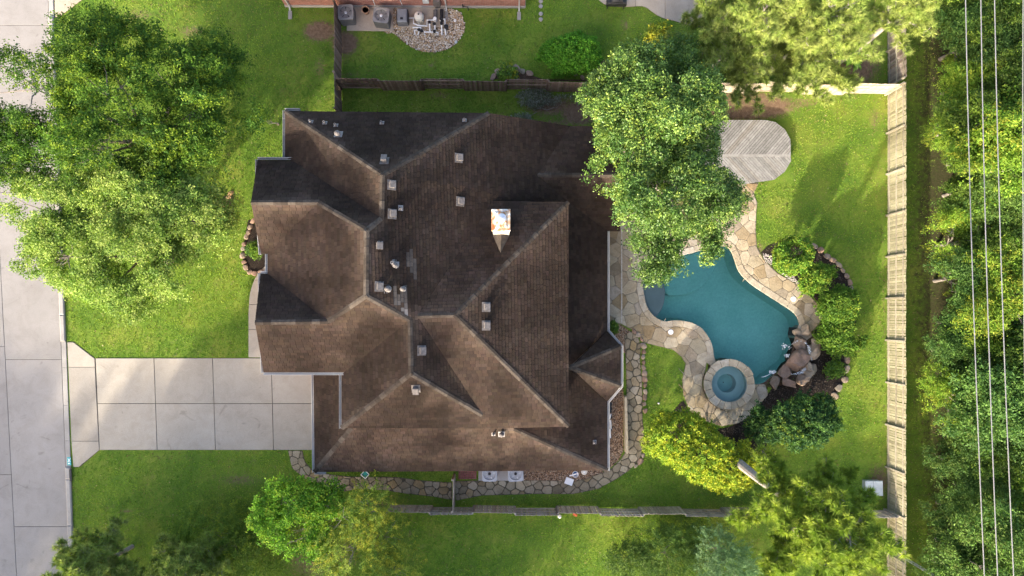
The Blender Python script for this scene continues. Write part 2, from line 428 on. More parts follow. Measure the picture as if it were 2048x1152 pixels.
    M['ac_light'] = plain('condenser_light_paint', (.34,.35,.37), .45, .1, .1, 5)
    M['dark'] = plain('black_plastic', (.022,.022,.024), .5, 0, .2, 8)
    M['steel'] = plain('bare_steel', (.62,.63,.65), .35, .7, .12, 6)
    M['pvc'] = plain('white_pvc', (.78,.77,.75), .4, 0, .06, 6)
    M['cream'] = plain('cream_plastic', (.60,.56,.48), .45, 0, .08, 5)
    M['white'] = plain('white_plastic', (.78,.77,.76), .4, 0, .06, 5)
    M['heater'] = plain('heater_grey', (.19,.20,.215), .45, .1, .1, 5)
    M['wire'] = plain('aluminium_wire', (.22,.22,.22), .45, .3, .08, 5)
    M['teal'] = plain('teal_panel', (.015,.16,.15), .4, 0, .2, 6)
    M['tealpaint'] = plain('teal_paint', (.06,.34,.33), .6, 0, .15, 9)
    M['lid'] = plain('pale_grey_lid', (.46,.50,.50), .5, 0, .1, 5)
    M['galv'] = plain('galvanised', (.50,.53,.57), .4, .5, .12, 4)
    M['blue'] = plain('blue_plastic', (.03,.10,.26), .4)
    M['orange'] = plain('orange_plastic', (.6,.14,.05), .5)
    M['terracotta'] = plain('clay_pot', (.36,.22,.14), .8)
make_mats()

# ------------------------------------------------------------------ outlines on the ground (photo pixels -> metres)
POOL_PX = [(1467,511),(1478,542),(1502,567),(1533,588),(1564,608),(1589,626),(1599,647),(1598,667),(1590,690),(1580,722),(1556,744),(1538,756),(1526,765),(1505,768),
           (1490,745),(1455,724),(1432,727),(1427,719),(1422,688),(1408,664),(1391,650),(1367,643),(1345,642),(1328,644),(1307,633),(1292,612),(1287,590),(1285,566),(1300,538),(1340,517),(1390,503),(1430,492),(1455,493)]
POOL = smooth_loop(XY(POOL_PX), 3)
PATIO_PX = [(1617,667),(1630,657),(1646,633),(1634,608),(1603,574),(1554,546),(1526,518),(1513,494),(1511,460),(1512,424),(1514,406),(1507,388),(1516,367),(1470,366),(1440,385),(1400,430),(1300,440),
            (1217,440),(1217,645),(1242,647),(1266,660),(1290,685),(1346,699),(1363,713),(1372,727),(1365,758),(1367,789),(1380,822),(1408,841),(1443,852),(1478,846),(1499,831),(1536,790),(1530,768)]
SPA_C = P(1455, 767); SPA_R = 1.52
DRIVE_ALL = [(134,683),(147,683),(190,716),(640,716),(640,900),(200,900),(160,934),(148,934)]
WALK_L = [(533,530),(520,542),(509,559),(503,575),(499.5,590),(498,609),(497,627),(497,659),(497,715)]
WALK_PX = WALK_L+[(560,715),(560,530)]
EAST_PATH_PX = [(1262,662),(1275,672),(1282,690),(1280,720),(1284,760),(1285,800),(1285,840),(1290,880),(1279,920),(1258,941),(1235,957),(1196,978),(1146,988),(1068,988),(964,991),(912,1001),
                (909,962),(1003,960),(1073,960),(1149,962),(1172,957),(1206,944),(1222,937),(1240,920),(1253,900),(1253,800),(1252,740),(1250,700),(1248,670)]
WEST_PATH_PX = [(576,901),(605,901),(610,923),(626,941),(662,949),(699,953),(792,954),(845,961),(878,963),(904,965),(904,1000),(865,993),(818,988),(766,980),(714,978),(688,983),(639,970),(610,957),(584,936)]
BED_E_PX = [(1522,505),(1560,482),(1613,486),(1658,514),(1697,556),(1704,585),(1712,640),(1698,700),(1692,750),(1672,790),(1658,812),(1640,850),(1560,862),(1500,868),(1440,860),(1500,836),(1545,775),(1600,760),(1628,690),(1630,660),(1650,635),(1636,605),(1605,571),(1556,543)]
BED_S_PX = [(1310,850),(1340,830),(1366,800),(1378,826),(1406,845),(1443,857),(1500,850),(1535,880),(1520,930),(1440,950),(1380,930),(1330,900)]
BED_F_PX = [(497,440),(512,452),(535,500),(535,530),(524,541),(506,549),(490,535),(485,512),(490,480)]
BED_F2_PX = [(425,425),(440,400),(458,385),(470,390),(455,430),(440,452),(428,448)]
BED_N_PX = [(985,158),(990,146),(1005,136),(1035,136),(1060,150),(1085,158),(1120,162),(1180,163),(1200,130),(1180,120),(1200,110),(1240,160)]
GRAV_N_PX = [(768,63),(787,66),(800,78),(822,94),(850,104),(885,102),(912,88),(929,60),(926,36),(905,18),(787,14)]
GRAV_E1_PX = [(1212,646),(1241,649),(1262,664),(1248,670),(1250,705),(1240,705),(1212,680)]
GRAV_E2_PX = [(1205,770),(1246,770),(1247,900),(1238,920),(1220,936),(1205,940)]
GRAV_S_PX = [(1040,930),(1205,930),(1206,944),(1172,957),(1149,962),(1073,960),(1040,960)]
PAD1_PX = [(694,10),(787,10),(787,63),(694,62)]
PAD2_PX = [(796,12),(888,12),(888,55),(796,55)]
NPATIO_PX = smooth_loop([(1190,-60),(1193,-10),(1203,5),(1219,12),(1251,14.5),(1285,13),(1304,24),(1320,34),(1345,41),(1400,44),(1450,-60)], 3)
HOUSE_PX = [(627,748),(629,944),(1215,941),(1215,803),(1242,772),(1242,692),(1215,662),(1215,462),(1240,462),(1240,253),(1140,252),(978,226),(570,222),(570,318),(515,320),(522,508),(535,508),(535,547),(521,547),(527,745)]

# ------------------------------------------------------------------ ground
DIRT = [(690,86,26,24,1.0),(640,62,36,22,.9),(640,135,18,40,.5),(1490,212,90,26,1.15),(1420,190,60,22,.9),(1600,205,60,10,.6),(1100,212,60,22,.75),(1160,225,40,26,.95),(1000,235,60,12,.5),(880,190,40,14,.5),
        (1250,50,14,18,.55),(1400,420,90,26,.7),(690,115,14,14,.5),(280,30,46,18,.5),(385,62,40,18,.55),(500,30,40,25,.3),(480,960,60,18,.52),(330,915,60,7,.5),(255,1022,16,6,.6),(820,1025,22,10,.5),(760,1010,40,20,.5),(820,1068,10,10,.6),
        (520,960,40,14,.4),(640,1120,90,50,.6),(1090,245,120,10,.6),(1695,135,60,55,.9),(1745,110,30,90,.55),(1750,240,18,40,.5),(1770,600,8,500,.45),(1560,215,40,30,.4),(1520,500,14,30,.55),(1310,800,8,10,.4),(560,240,14,30,.3),(1760,960,30,40,.6),(860,130,10,8,.6),(700,150,60,12,.45),(1440,260,60,20,.6)]
LITTER = [(1900,576,40,700,.5),(1990,576,140,900,1.2),(1832,700,10,500,.22),(480,420,30,70,.35),(1560,120,160,50,.7),(640,1110,120,50,.35),(450,1090,120,60,.35)]
DW = []
for (x, y, rx, ry, s) in DIRT:
    c = P(x, y); DW.append((c.x, c.y, rx/33., ry/33., s))
LW = []
for (x, y, rx, ry, s) in LITTER:
    c = P(x, y); LW.append((c.x, c.y, rx/33., ry/33., s))
def field(L, x, y):
    r = np.zeros(len(x))
    for cx, cy, rx, ry, s in L:
        d = ((x-cx)/rx)**2+((y-cy)/ry)**2
        r = np.maximum(r, s*np.exp(-d*.7))
    return r
def build_ground():
    st = .3; xs = np.arange(-36, 37.2, st); ys = np.arange(-20, 25, st)
    gx, gy = np.meshgrid(xs, ys); fx, fy = gx.ravel(), gy.ravel(); W = len(xs)
    big = np.array(inset(POOL, -.12)); hole = inside_np(big.tolist(), fx, fy) | ((fx-SPA_C.x)**2+(fy-SPA_C.y)**2 < 1.3**2)
    v = np.stack([fx, fy, np.zeros(len(fx))], 1).tolist(); f = []
    hl = hole.reshape(gx.shape)
    for j in range(len(ys)-1):
        for i in range(W-1):
            if not (hl[j, i] or hl[j, i+1] or hl[j+1, i] or hl[j+1, i+1]): f.append((j*W+i, j*W+i+1, (j+1)*W+i+1, (j+1)*W+i))
    x0, x1, y0, y1 = xs[0], xs[-1], ys[0], ys[-1]; B = 1500; o = len(v)
    v += [(-B,-B,0),(B,-B,0),(B,B,0),(-B,B,0)]
    c = [0, W-1, W*len(ys)-1, W*(len(ys)-1)]
    f += [(o, o+1, c[1], c[0]), (o+1, o+2, c[2], c[1]), (o+2, o+3, c[3], c[2]), (o+3, o, c[0], c[3])]
    me = bpy.data.meshes.new('ground'); me.from_pydata(v, [], f)
    d = np.zeros((len(v), 4), np.float32); d[:, 3] = 1
    d[:len(fx), 0] = field(DW, fx, fy); d[:len(fx), 1] = field(LW, fx, fy)
    a = me.attributes.new('Dirt', 'FLOAT_COLOR', 'POINT'); a.data.foreach_set('color', d.ravel())
    o = obj('ground', me, M['lawn']); o['kind'] = 'structure'; o['label'] = 'green lawn ground with bare earth patches'
build_ground()

def slabs(parent, mesh_polys, z0, z1, mat, name='slab', gap=.012, bev=.012):
    for p in mesh_polys:
        q = inset(ccw(p), gap)
        mb = MB(); mb.prism(q, z0, z1, bevel=bev); obj(name, mb, mat, parent)

# street: two columns of slabs and the kerb
jx = lambda y: 13+(y-752)*.0525          # joint between the columns
ex = lambda y: 97+.0375*y                # edge of the road
kx = lambda y: 107.5+.0375*y             # back of the kerb
def build_street():
    mb = MB(); mb.prism(XY([(-900,-900),(ex(-900)+8,-900),(ex(2100)+8,2100),(-900,2100)]), -.1, .004)
    st = struct('street', mb, M['joint'], 'pale grey concrete street along the front lawns')
    ys = [-900,-617,-283,51,385,719,1053,1387,1721,2100]
    slabs(st, [XY([(jx(a),a),(ex(a),a),(ex(b),b),(jx(b),b)]) for a, b in zip(ys, ys[1:])], -.1, .03, M['road'])
    yl = [-900,-587,-331,-75,181,437,693,949,1205,1461,2100]
    slabs(st, [XY([(jx(a)-170,a),(jx(a),a),(jx(b),b),(jx(b)-170,b)]) for a, b in zip(yl, yl[1:])], -.1, .028, M['road'])
    slabs(st, [XY([(jx(a)-700,a),(jx(a)-170,a),(jx(b)-170,b),(jx(b)-700,b)]) for a, b in zip(yl[::3], yl[3::3])], -.1, .028, M['road'])
    mb = MB(); mb.prism(XY([(ex(-900),-900),(kx(-900),-900),(kx(2100),2100),(ex(2100),2100)]), -.1, .006)
    kb = struct('kerb', mb, M['joint'], 'pale concrete kerb beside the street')
    segs = [-900,-600,-300,-40,36,130,230,330,430,530,630,683,735,810,881,934,958,1050,1150,1250,1500,1800,2100]
    for a, b in zip(segs, segs[1:]):
        drop = (683 <= a < 934) or a == -40
        q = inset(ccw(XY([(ex(a)+.3,a),(kx(a),a),(kx(b),b),(ex(b)+.3,b)])), .005)
        m = MB(); m.prism(q, -.1, .045 if drop else .14, bevel=.02 if drop else .05)
        o = obj('kerb_stone', m, M['kerb'], kb)
    # storm inlet below the kerb beside the apron, with a painted marker
    t = thing('storm_drain_inlet', 'dark storm drain inlet in the kerb beside the driveway apron', 'drain', P(141, 945))
    m = MB(); m.prism(XY([(131.5,938),(139,938),(141,964),(133,964)]), .031, .038); obj('opening', m, M['dark'], t)
    m = MB(); m.prism(XY([(141.5,938),(146,938),(147,962),(142.5,962)]), .141, .16, bevel=.008); obj('cover', m, M['dark'], t)
    t = thing('kerb_marker', 'teal painted square marker with a white figure on the kerb', 'marker', P(139, 922))
    m = MB(); m.prism(XY([(135,914),(142.5,914),(143.5,930),(136,930)]), .03, .058, bevel=.004); obj('plate', m, M['tealpaint'], t)
    m = MB(); c = P(139.5, 920); m.bar((c.x-.07, c.y-.1, .062), (c.x+.07, c.y+.1, .062), .035, .006); m.bar((c.x-.07, c.y+.1, .064), (c.x+.07, c.y-.1, .064), .035, .006)
    m.lathe((c.x, c.y-.19, .060), [(.045,0),(.045,.006)], 10); obj('figure', m, M['white'], t)
build_street()

def build_drive():
    mb = MB(); mb.prism(XY(DRIVE_ALL), -.1, .006)
    d = struct('driveway', mb, M['joint'], 'pale concrete driveway of large square slabs')
    slabs(d, [XY([(135,684),(147,684),(190,717),(190.7,734),(137,734)]), XY([(137,734),(190.7,734),(198.3,882),(143,882)]), XY([(143,882),(198.3,882),(199.4,900),(158,934),(147,934)])], -.1, .035, M['drive'])
    X0 = [191.5,308.5,425.5,543,660]; X1 = [199.5,315,431.5,547.5,663]
    for k in range(4):
        xm = [X0[k]*.5+X1[k]*.5, X0[k+1]*.5+X1[k+1]*.5]
        a, b = (X0[k], X0[k+1]) if k < 3 else (X0[k], 650); c, e = (X1[k], X1[k+1]) if k < 3 else (X1[k], 650)
        m0, m1 = xm[0], xm[1] if k < 3 else 650
        slabs(d, [XY([(a,716),(b,716),(m1,807),(m0,807)]), XY([(m0,807),(m1,807),(e,900),(c,900)])], -.1, .036, M['drive'], gap=.016)
    mb = MB(); mb.prism(XY(WALK_PX), -.1, .005); w = struct('front_walk', mb, M['joint'], 'curved concrete front walk beside the house')
    cut = [(530,530,530),(560,562,556),(609,609,609),(659,659,659),(715,715,715)]
    L = smooth_loop([(x, y) for x, y in WALK_L], 4, False)
    for (a, _, _), (b, _, _) in zip(cut, cut[1:]):
        pts = [p for p in L if a-.01 <= p[1] <= b+.01]
        xa = np.interp(a, [p[1] for p in L], [p[0] for p in L]); xb = np.interp(b, [p[1] for p in L], [p[0] for p in L])
        pts = [(xa, a)]+[p for p in pts if a+2 < p[1] < b-2]+[(xb, b)]
        slabs(w, [XY(pts+[(560,b),(560,a)])], -.1, .034, M['drive'], gap=.012)
    # the neighbours' paving
    mb = MB(); mb.prism(XY([(108,-60),(190,-60),(165,0),(120,34),(108,36)]), -.1, .006); n = struct('neighbour_driveway', mb, M['joint'], 'corner of the next driveway beside the kerb')
    slabs(n, [XY([(109,-58),(190,-58),(164,0),(120,33),(110,35)])], -.1, .034, M['tanconc'])
    mb = MB(); mb.prism(XY(NPATIO_PX), -.1, .006); n = struct('neighbour_patio', mb, M['joint'], 'tan concrete patio of the house behind')
    sp = [(-60, 1271), (1271, 1500)]
    for x0, x1 in ((1100,1271),(1271,1330),(1330,1500)):
        r = clean(clip_convex(XY(NPATIO_PX), ccw(XY([(x0,-70),(x1,-70),(x1,80),(x0,80)]))))
        slabs(n, [r], -.1, .034, M['tanconc'], gap=.01)
build_drive()

# ------------------------------------------------------------------ beds, gravel, flagstones
def sheet(name, pts, z, mat, label=None):
    m = MB(); m.prism(pts, -.1, z); return struct(name, m, mat, label)
bedE = sheet('mulch_bed', smooth_loop(XY(BED_E_PX), 2), .024, M['mulch'], 'dark mulch bed round the waterfall rocks')
bedS = sheet('mulch_bed', smooth_loop(XY(BED_S_PX), 2), .020, M['mulch'], 'dark mulch bed under the yellow green shrub')
bedF = sheet('mulch_bed', smooth_loop(XY(BED_F_PX), 2), .024, M['mulch'], 'black mulch bed at the front of the house')
bedF2 = sheet('mulch_bed', smooth_loop(XY(BED_F2_PX), 2), .024, M['mulch'], 'dark mulch ring under the front trees')
bedN = sheet('soil_bed', XY(BED_N_PX), .022, M['soil'], 'brown soil bed along the north fence')

def flagstones(parent, region, r, seed, mat, z, gap, name='flagstone', zj=.012, bev=.014):
    S = poisson(region, r, 7000, seed); rr = random.Random(seed); n = 0
    for c in voronoi(region, S):
        q = inset(c, gap*rr.uniform(.6, 1.5))
        if abs(area2(q)) < .02 or area2(q) < 0 or abs(area2(q)) > abs(area2(c)): continue
        # knock the corners a little so that outlines are uneven
        p = []
        for i in range(len(q)):
            a, b = Vector(q[i]), Vector(q[(i+1) % len(q)]); L = (b-a).length
            if L > .16: p += [tuple(a+(b-a)*min(.3, .05/L)), tuple(a+(b-a)*.5+Vector((rr.uniform(-.018,.018), rr.uniform(-.018,.018)))), tuple(b-(b-a)*min(.3, .05/L))]
            else: p.append(tuple(a))
        m = MB(); m.prism(p, -.02, z+rr.uniform(-zj, zj), bevel=bev); obj(name, m, mat, parent); n += 1
    return n

COPE = .34
cope_out = inset(POOL, -COPE)
patio_poly = XY(PATIO_PX)
def nearest_i(L, p): return min(range(len(L)), key=lambda i: (L[i][0]-p[0])**2+(L[i][1]-p[1])**2)
spa_arc = [(SPA_C.x+(SPA_R+.03)*math.cos(a), SPA_C.y+(SPA_R+.03)*math.sin(a)) for a in np.linspace(-.05, -math.pi*1.16, 26)]
iA = nearest_i(cope_out, (P(1598,667).x+COPE, P(1598,667).y)); iB = nearest_i(cope_out, (P(1425,712).x-COPE, P(1425,712).y))
orr = ccw(cope_out)
iA, iB = nearest_i(orr, cope_out[iA]), nearest_i(orr, cope_out[iB])
walk = []; k = iB
# from the spa, round the west, north and east of the pool, to the boulders (clockwise seen from above = decreasing index)
while True:
    walk.append(orr[k]); k = (k-1) % len(orr)
    if k == iA: walk.append(orr[k]); break
PATIO_REGION = clean(patio_poly+spa_arc+walk, .02)
mb = MB(); mb.prism(inset(ccw(PATIO_REGION), -.02), -.12, .018)
patio = struct('pool_patio', mb, M['mortar'], 'tan flagstone patio around the pool')
npat = flagstones(patio, ccw(PATIO_REGION), .60, 5, M['flagstone'], .045, .010, zj=.006)
# coping stones along the pool edge (children of the patio)
def build_coping():
    loop = orr; inn = ccw(POOL); rr = random.Random(3)
    k = iB; seq = [k]
    while k != iA:
        k = (k-1) % len(loop); seq.append(k)
    i = 0
    inn2 = inset(inn, .05)
    while i < len(seq)-1:
        L = 0; j = i; T = rr.uniform(.55, .95)
        while j < len(seq)-1 and L < T:
            L += math.dist(loop[seq[j]], loop[seq[j+1]]); j += 1
        idx = seq[i:j+1]
        poly = [loop[q] for q in idx]+[inn2[q] for q in reversed(idx)]
        m = MB(); m.prism(inset(ccw(poly), .008), -.02, .062+rr.uniform(-.004,.004), bevel=.015); obj('coping_stone', m, M['coping'], patio)
        i = j
build_coping()
for px in ([(1597,650),(1616,650),(1624,672),(1600,690),(1590,676)], [(1424,700),(1412,706),(1408,722),(1424,733),(1432,726)]):
    m = MB(); m.prism(ccw(XY(px)), -1.2, .05, bevel=.02); obj('coping_stone', m, M['coping'], patio)
# pale drain strip along the house side of the patio
a, b = P(1243,450), P(1243,646)
m = MB(); m.bar((a.x, a.y, .062), (b.x, b.y, .062), .075, .03); obj('drain_channel', m, M['trim'], patio)

mb = MB(); mb.prism(XY(EAST_PATH_PX), -.1, .012); epath = struct('garden_path', mb, M['pathgap'], 'irregular stone path round the back corner of the house')
ne = flagstones(epath, ccw(XY(EAST_PATH_PX)), .40, 8, M['pathstone'], .045, .022, 'path_stone', .010)
mb = MB(); mb.prism(XY(WEST_PATH_PX), -.1, .012); wpath = struct('garden_path', mb, M['pathgap'], 'irregular stone path from the driveway along the south wall')
nw = flagstones(wpath, ccw(XY(WEST_PATH_PX)), .44, 9, M['pathstone'], .045, .018, 'path_stone', .010)

def rock_mesh(name, size, seed, sub=2, rough=.22, flat=.6, cut=(.55,.85), ncut=9):
    bm = bmesh.new(); bmesh.ops.create_icosphere(bm, subdivisions=sub, radius=1.0); rr = random.Random(seed)
    planes = [(Vector((rr.gauss(0,1), rr.gauss(0,1), rr.gauss(0,.8))).normalized(), rr.uniform(cut[0],cut[1])) for _ in range(ncut)]+[(Vector((rr.uniform(-.15,.15),rr.uniform(-.15,.15),1)).normalized(), flat)]
    o = Vector((rr.uniform(0,50), rr.uniform(0,50), 0))
    for v in bm.verts:
        p = v.co.copy()
        for n, d in planes:
            e = p.dot(n)-d
            if e > 0: p -= n*e
        p += p.normalized()*rough*.5*(mnoise.noise(p*2.3+o))
        v.co = Vector((p.x*size[0], p.y*size[1], p.z*size[2]))
    me = bpy.data.meshes.new(name); bm.to_mesh(me); bm.free(); return me
EDGE = [rock_mesh('edging_stone', (.26,.19,.14), 40+i, 2) for i in range(5)]
for e in EDGE: pass
def stones_along(parent, px, step, mat, name='edging_stone', s=1.0, seed=2, z=.05, closed=False, per=.0):
    rr = random.Random(seed); pts = [P(*q) for q in px]
    acc = 0
    for a, b in zip(pts, pts[1:]):
        L = (b-a).length; t = acc
        while t < L:
            p = a+(b-a)*(t/L); ang = math.atan2(b.y-a.y, b.x-a.x)
            me = rr.choice(EDGE)
            key = me.name+mat.name; m2 = bpy.data.meshes.get(key)
            if m2 is None: m2 = me.copy(); m2.name = key; m2.materials.clear(); m2.materials.append(mat)
            inst(name, m2, parent, (p.x+rr.uniform(-.03,.03), p.y+rr.uniform(-.03,.03), z), (rr.uniform(-.12,.12), rr.uniform(-.12,.12), ang+rr.uniform(-.25,.25)+math.pi*rr.randint(0,1)), (s*rr.uniform(.75,1.2), s*rr.uniform(.8,1.2), s*rr.uniform(.7,1.1)))
            t += step*rr.uniform(.85, 1.2)
        acc = t-L
stones_along(bedE, [(1613,487),(1637,497),(1658,515),(1680,533),(1697,556),(1702,582)], .46, M['edgestone'], seed=4)
stones_along(bedE, [(1691,704),(1694,722),(1693,738),(1690,752),(1683,766),(1674,780),(1671,790),(1665,799),(1657,810)], .52, M['edgestone'], s=1.15, seed=5)
stones_along(epath, [(1268,664),(1281,676),(1288,692),(1286,720),(1289,760),(1290,800),(1290,826)], .34, M['redstone'], s=.85, seed=6)
stones_along(epath, [(1296,870),(1292,890),(1282,921),(1262,942)], .4, M['redstone'], s=.9, seed=16)
stones_along(bedF, [(506,442),(498,462),(490,482),(485,512),(491,536),(506,549),(524,541)], .38, M['edgestone'], s=.85, seed=7)
stones_along(bedF2, [(462,386),(452,405),(447,420),(440,440)], .36, M['orangerock'], s=1.0, seed=8)
stones_along(bedN, [(986,154),(992,144),(1004,136),(1028,134),(1044,142),(1060,150)], .42, M['edgestone'], s=1.1, seed=9)
stones_along(bedN, [(1150,150),(1170,158)], .5, M['edgestone'], s=.8, seed=10)

def pebbles(name, regions, n, cols, smin, smax, label, seed, z=.03):
    rg = np.random.default_rng(seed); V = []; F = []; C = []
    per = n//len(regions)
    base = np.array([(1,0,0),(0,1,0),(-1,0,0),(0,-1,0),(0,0,1),(0,0,-1)], float)
    tri = [(0,1,4),(1,2,4),(2,3,4),(3,0,4)]
    pts = []
    for reg in regions:
        xs = [p[0] for p in reg]; ys = [p[1] for p in reg]
        x = rg.uniform(min(xs), max(xs), n*3); y = rg.uniform(min(ys), max(ys), n*3)
        k = inside_np(reg, x, y); pts.append(np.stack([x[k], y[k]], 1)[:int(n*abs(area2(reg))/sum(abs(area2(r)) for r in regions))])
    pts = np.concatenate(pts); N = len(pts)
    s = rg.uniform(smin, smax, N); a = rg.uniform(0, 6.28, N); asp = rg.uniform(.65, 1, N)
    off = base[None]*np.stack([s, s*asp, s*.7], 1)[:, None]
    off += rg.normal(0, .12, off.shape)*s[:, None, None]
    ca, sa = np.cos(a)[:, None], np.sin(a)[:, None]
    X = off[..., 0]*ca-off[..., 1]*sa; Y = off[..., 0]*sa+off[..., 1]*ca
    Vv = np.stack([X+pts[:, :1], Y+pts[:, 1:], off[..., 2]+z], -1).reshape(-1, 3)
    F = (np.array(tri)[None]+(np.arange(N)*6)[:, None, None]).reshape(-1, 3)
    col = np.array(cols)[rg.integers(0, len(cols), N)]*rg.uniform(.75, 1.2, (N, 1))
    me = fast_mesh(name, Vv, F, np.repeat(col, 6, 0))
    o = obj(name, me, M['pebble']); tag(o, label, 'gravel', kind='stuff'); return o
def fast_mesh(name, V, F, C=None):
    me = bpy.data.meshes.new(name); n = F.shape[1]
    me.vertices.add(len(V)); me.vertices.foreach_set('co', np.ascontiguousarray(V, np.float32).ravel())
    me.loops.add(F.size); me.loops.foreach_set('vertex_index', np.ascontiguousarray(F, np.int32).ravel())
    me.polygons.add(len(F)); me.polygons.foreach_set('loop_start', np.arange(0, F.size, n, dtype=np.int32))
    me.update(calc_edges=True)
    if C is not None:
        a = me.attributes.new('Col', 'FLOAT_COLOR', 'POINT')
        a.data.foreach_set('color', np.concatenate([C, np.ones((len(C), 1))], 1).astype(np.float32).ravel())
    me.validate(); return me
tan = [(.48,.37,.24),(.40,.26,.14),(.62,.54,.43),(.34,.24,.15),(.70,.64,.55),(.46,.29,.14),(.26,.20,.14)]
brn = [(.26,.16,.09),(.34,.22,.13),(.18,.12,.08),(.42,.33,.24),(.30,.17,.09)]
gN = sheet('gravel_bed', smooth_loop(XY(GRAV_N_PX), 2), .016, M['soil'], 'round gravel bed under the pool equipment')
pebbles('gravel', [smooth_loop(XY(GRAV_N_PX), 2)], 5200, tan, .03, .065, 'tan and white gravel under the pool equipment', 21)
for nm, px in (('gravel_bed', GRAV_E1_PX), ('gravel_bed', GRAV_E2_PX), ('gravel_bed', GRAV_S_PX)): sheet(nm, XY(px), .014, M['soil'], 'brown gravel strip against the house wall')
pebbles('gravel', [XY(GRAV_E1_PX), XY(GRAV_E2_PX), XY(GRAV_S_PX)], 6500, brn, .022, .045, 'brown gravel along the back wall of the house', 22, .025)
pebbles('bark_chips', [smooth_loop(XY(BED_E_PX), 2), smooth_loop(XY(BED_S_PX), 2)], 5000, [(.03,.022,.017),(.06,.045,.034),(.10,.075,.055),(.018,.014,.011)], .02, .05, 'dark bark chips on the mulch beds by the pool', 23, .03)
pebbles('gravel', [XY([(1524,506),(1540,510),(1580,545),(1600,568),(1590,568),(1556,541),(1530,522)])], 500, [(.5,.45,.42),(.42,.36,.33),(.55,.5,.47)], .025, .05, 'pale gravel beside the flagstones at the shrub bed', 24, .035)

# ------------------------------------------------------------------ pool and spa
def build_pool():
    t = thing('swimming_pool', 'freeform swimming pool with teal plaster and a grey shallow shelf', 'pool', P(1440, 620))
    inn = ccw(POOL); m = MB(); n = len(inn); bot = inset(inn, .18); zs = (.02, -1.25)
    m.add([(x, y, zs[0]) for x, y in inn]+[(x, y, zs[1]) for x, y in bot], [((i+1) % n, i, n+i, n+(i+1) % n) for i in range(n)])
    fs = [orient(k, bot) for k in tess(bot)]; m.add([(x, y, -1.25) for x, y in bot], fs); m.smooth = False
    obj('basin', m, M['plaster'], t)
    sh = smooth_loop(XY([(1270,555),(1280,600),(1296,630),(1311,636),(1325,618),(1331,598),(1331,575),(1318,556),(1290,545)]), 3)
    m = MB(); m.prism(clean(clip_convex(sh, ccw(XY([(1240,500),(1400,500),(1400,700),(1240,700)])))), -1.2, -.22, bevel=.03); obj('shelf', m, M['shelf'], t)
    st = smooth_loop(XY([(1330,560),(1342,590),(1390,585),(1420,560),(1440,520),(1400,500),(1340,515)]), 3)
    m = MB(); m.prism(st, -1.2, -.62, bevel=.05); obj('step', m, M['plaster'], t)
    w = [(x, y) for x, y in inset(inn, .004)]
    m = MB(); m.add([(x, y, -.07) for x, y in w], [orient(k, w) for k in tess(w)]); o = obj('water', m, M['water'], t); o['label'] = 'still teal pool water'
build_pool()
def build_spa():
    t = thing('spa', 'round raised spa with a cut stone rim at the pool edge', 'spa', SPA_C)
    c = Vector((SPA_C.x, SPA_C.y, 0)); m = MB()
    def ring(m, r0, r1, z0, z1, n=48):
        vs = []
        for r, z in ((r0, z0), (r1, z1)):
            vs += [c+Vector((r*math.cos(2*math.pi*k/n), r*math.sin(2*math.pi*k/n), z)) for k in range(n)]
        m.add(vs, [(k, (k+1) % n, n+(k+1) % n, n+k) for k in range(n)])
    ring(m, 1.47, 1.47, -1.2, .33); obj('outer_wall', m, M['mortar'], t)
    m = MB(); ring(m, 1.08, 1.08, .36, -.15); ring(m, 1.08, .57, -.15, -.17); ring(m, .57, .55, -.17, -.75); obj('bench', m, M['spap'], t)
    m = MB(); n = 32; m.add([c+Vector((.56*math.cos(2*math.pi*k/n), .56*math.sin(2*math.pi*k/n), -.75)) for k in range(n)], [tuple(range(n))]); fl = obj('floor', m, M['spaf'], t)
    d = P(1439, 756); m = MB(); m.lathe((d.x, d.y, -.74), [(.17,0),(.17,.03),(.13,.045)], 18); obj('drain_cover', m, M['blue'], fl)
    m = MB(); m.lathe((c.x-.02, c.y+.0, -.74), [(.035,0),(.035,.02)], 10); obj('drain_cover', m, M['dark'], fl)
    m = MB(); n = 40; m.add([c+Vector((1.075*math.cos(2*math.pi*k/n), 1.075*math.sin(2*math.pi*k/n), .20)) for k in range(n)], [tuple(range(n))]); obj('water', m, M['water'], t)
    rr = random.Random(5); a = 0.0; cuts = [0.0]
    while cuts[-1] < 2*math.pi-.30: cuts.append(cuts[-1]+rr.uniform(.24,.44))
    cuts[-1] = 2*math.pi
    for a, b in zip(cuts, cuts[1:]):
        ro = 1.52+rr.uniform(-.015,.05); ri = 1.06; k = 5
        poly = [(c.x+ro*math.cos(a+(b-a)*i/k), c.y+ro*math.sin(a+(b-a)*i/k)) for i in range(k+1)]+[(c.x+ri*math.cos(b-(b-a)*i/k), c.y+ri*math.sin(b-(b-a)*i/k)) for i in range(k+1)]
        m = MB(); m.prism(inset(ccw(poly), .009), .30, .40+rr.uniform(-.006,.006), bevel=.018); obj('rim_stone', m, M['coping'], t)
build_spa()
for px, lab in (((1341,664),'white round skimmer lid on the sunlit patio west of the pool'),((1586,598),'white round skimmer lid on the patio east of the pool')):
    p = P(*px); t = thing('skimmer_lid', lab, 'lid', p, 'skimmer lids')
    m = MB(); m.lathe((p.x, p.y, .045), [(.16,0),(.16,.025),(.14,.032)], 24); obj('disc', m, M['white'], t)
    m = MB(); m.lathe((p.x, p.y, .077), [(.035,0),(.03,.008)], 10); obj('finger_hole', m, M['cream'], t)

class Nz:
    def __init__(s, rg, n=10, f=1.0): s.k = rg.normal(0, f, (n, 3)); s.p = rg.uniform(0, 6.28, n)
    def __call__(s, p): return np.sin(p @ s.k.T+s.p).mean(-1)*math.sqrt(2*len(s.p))*.5
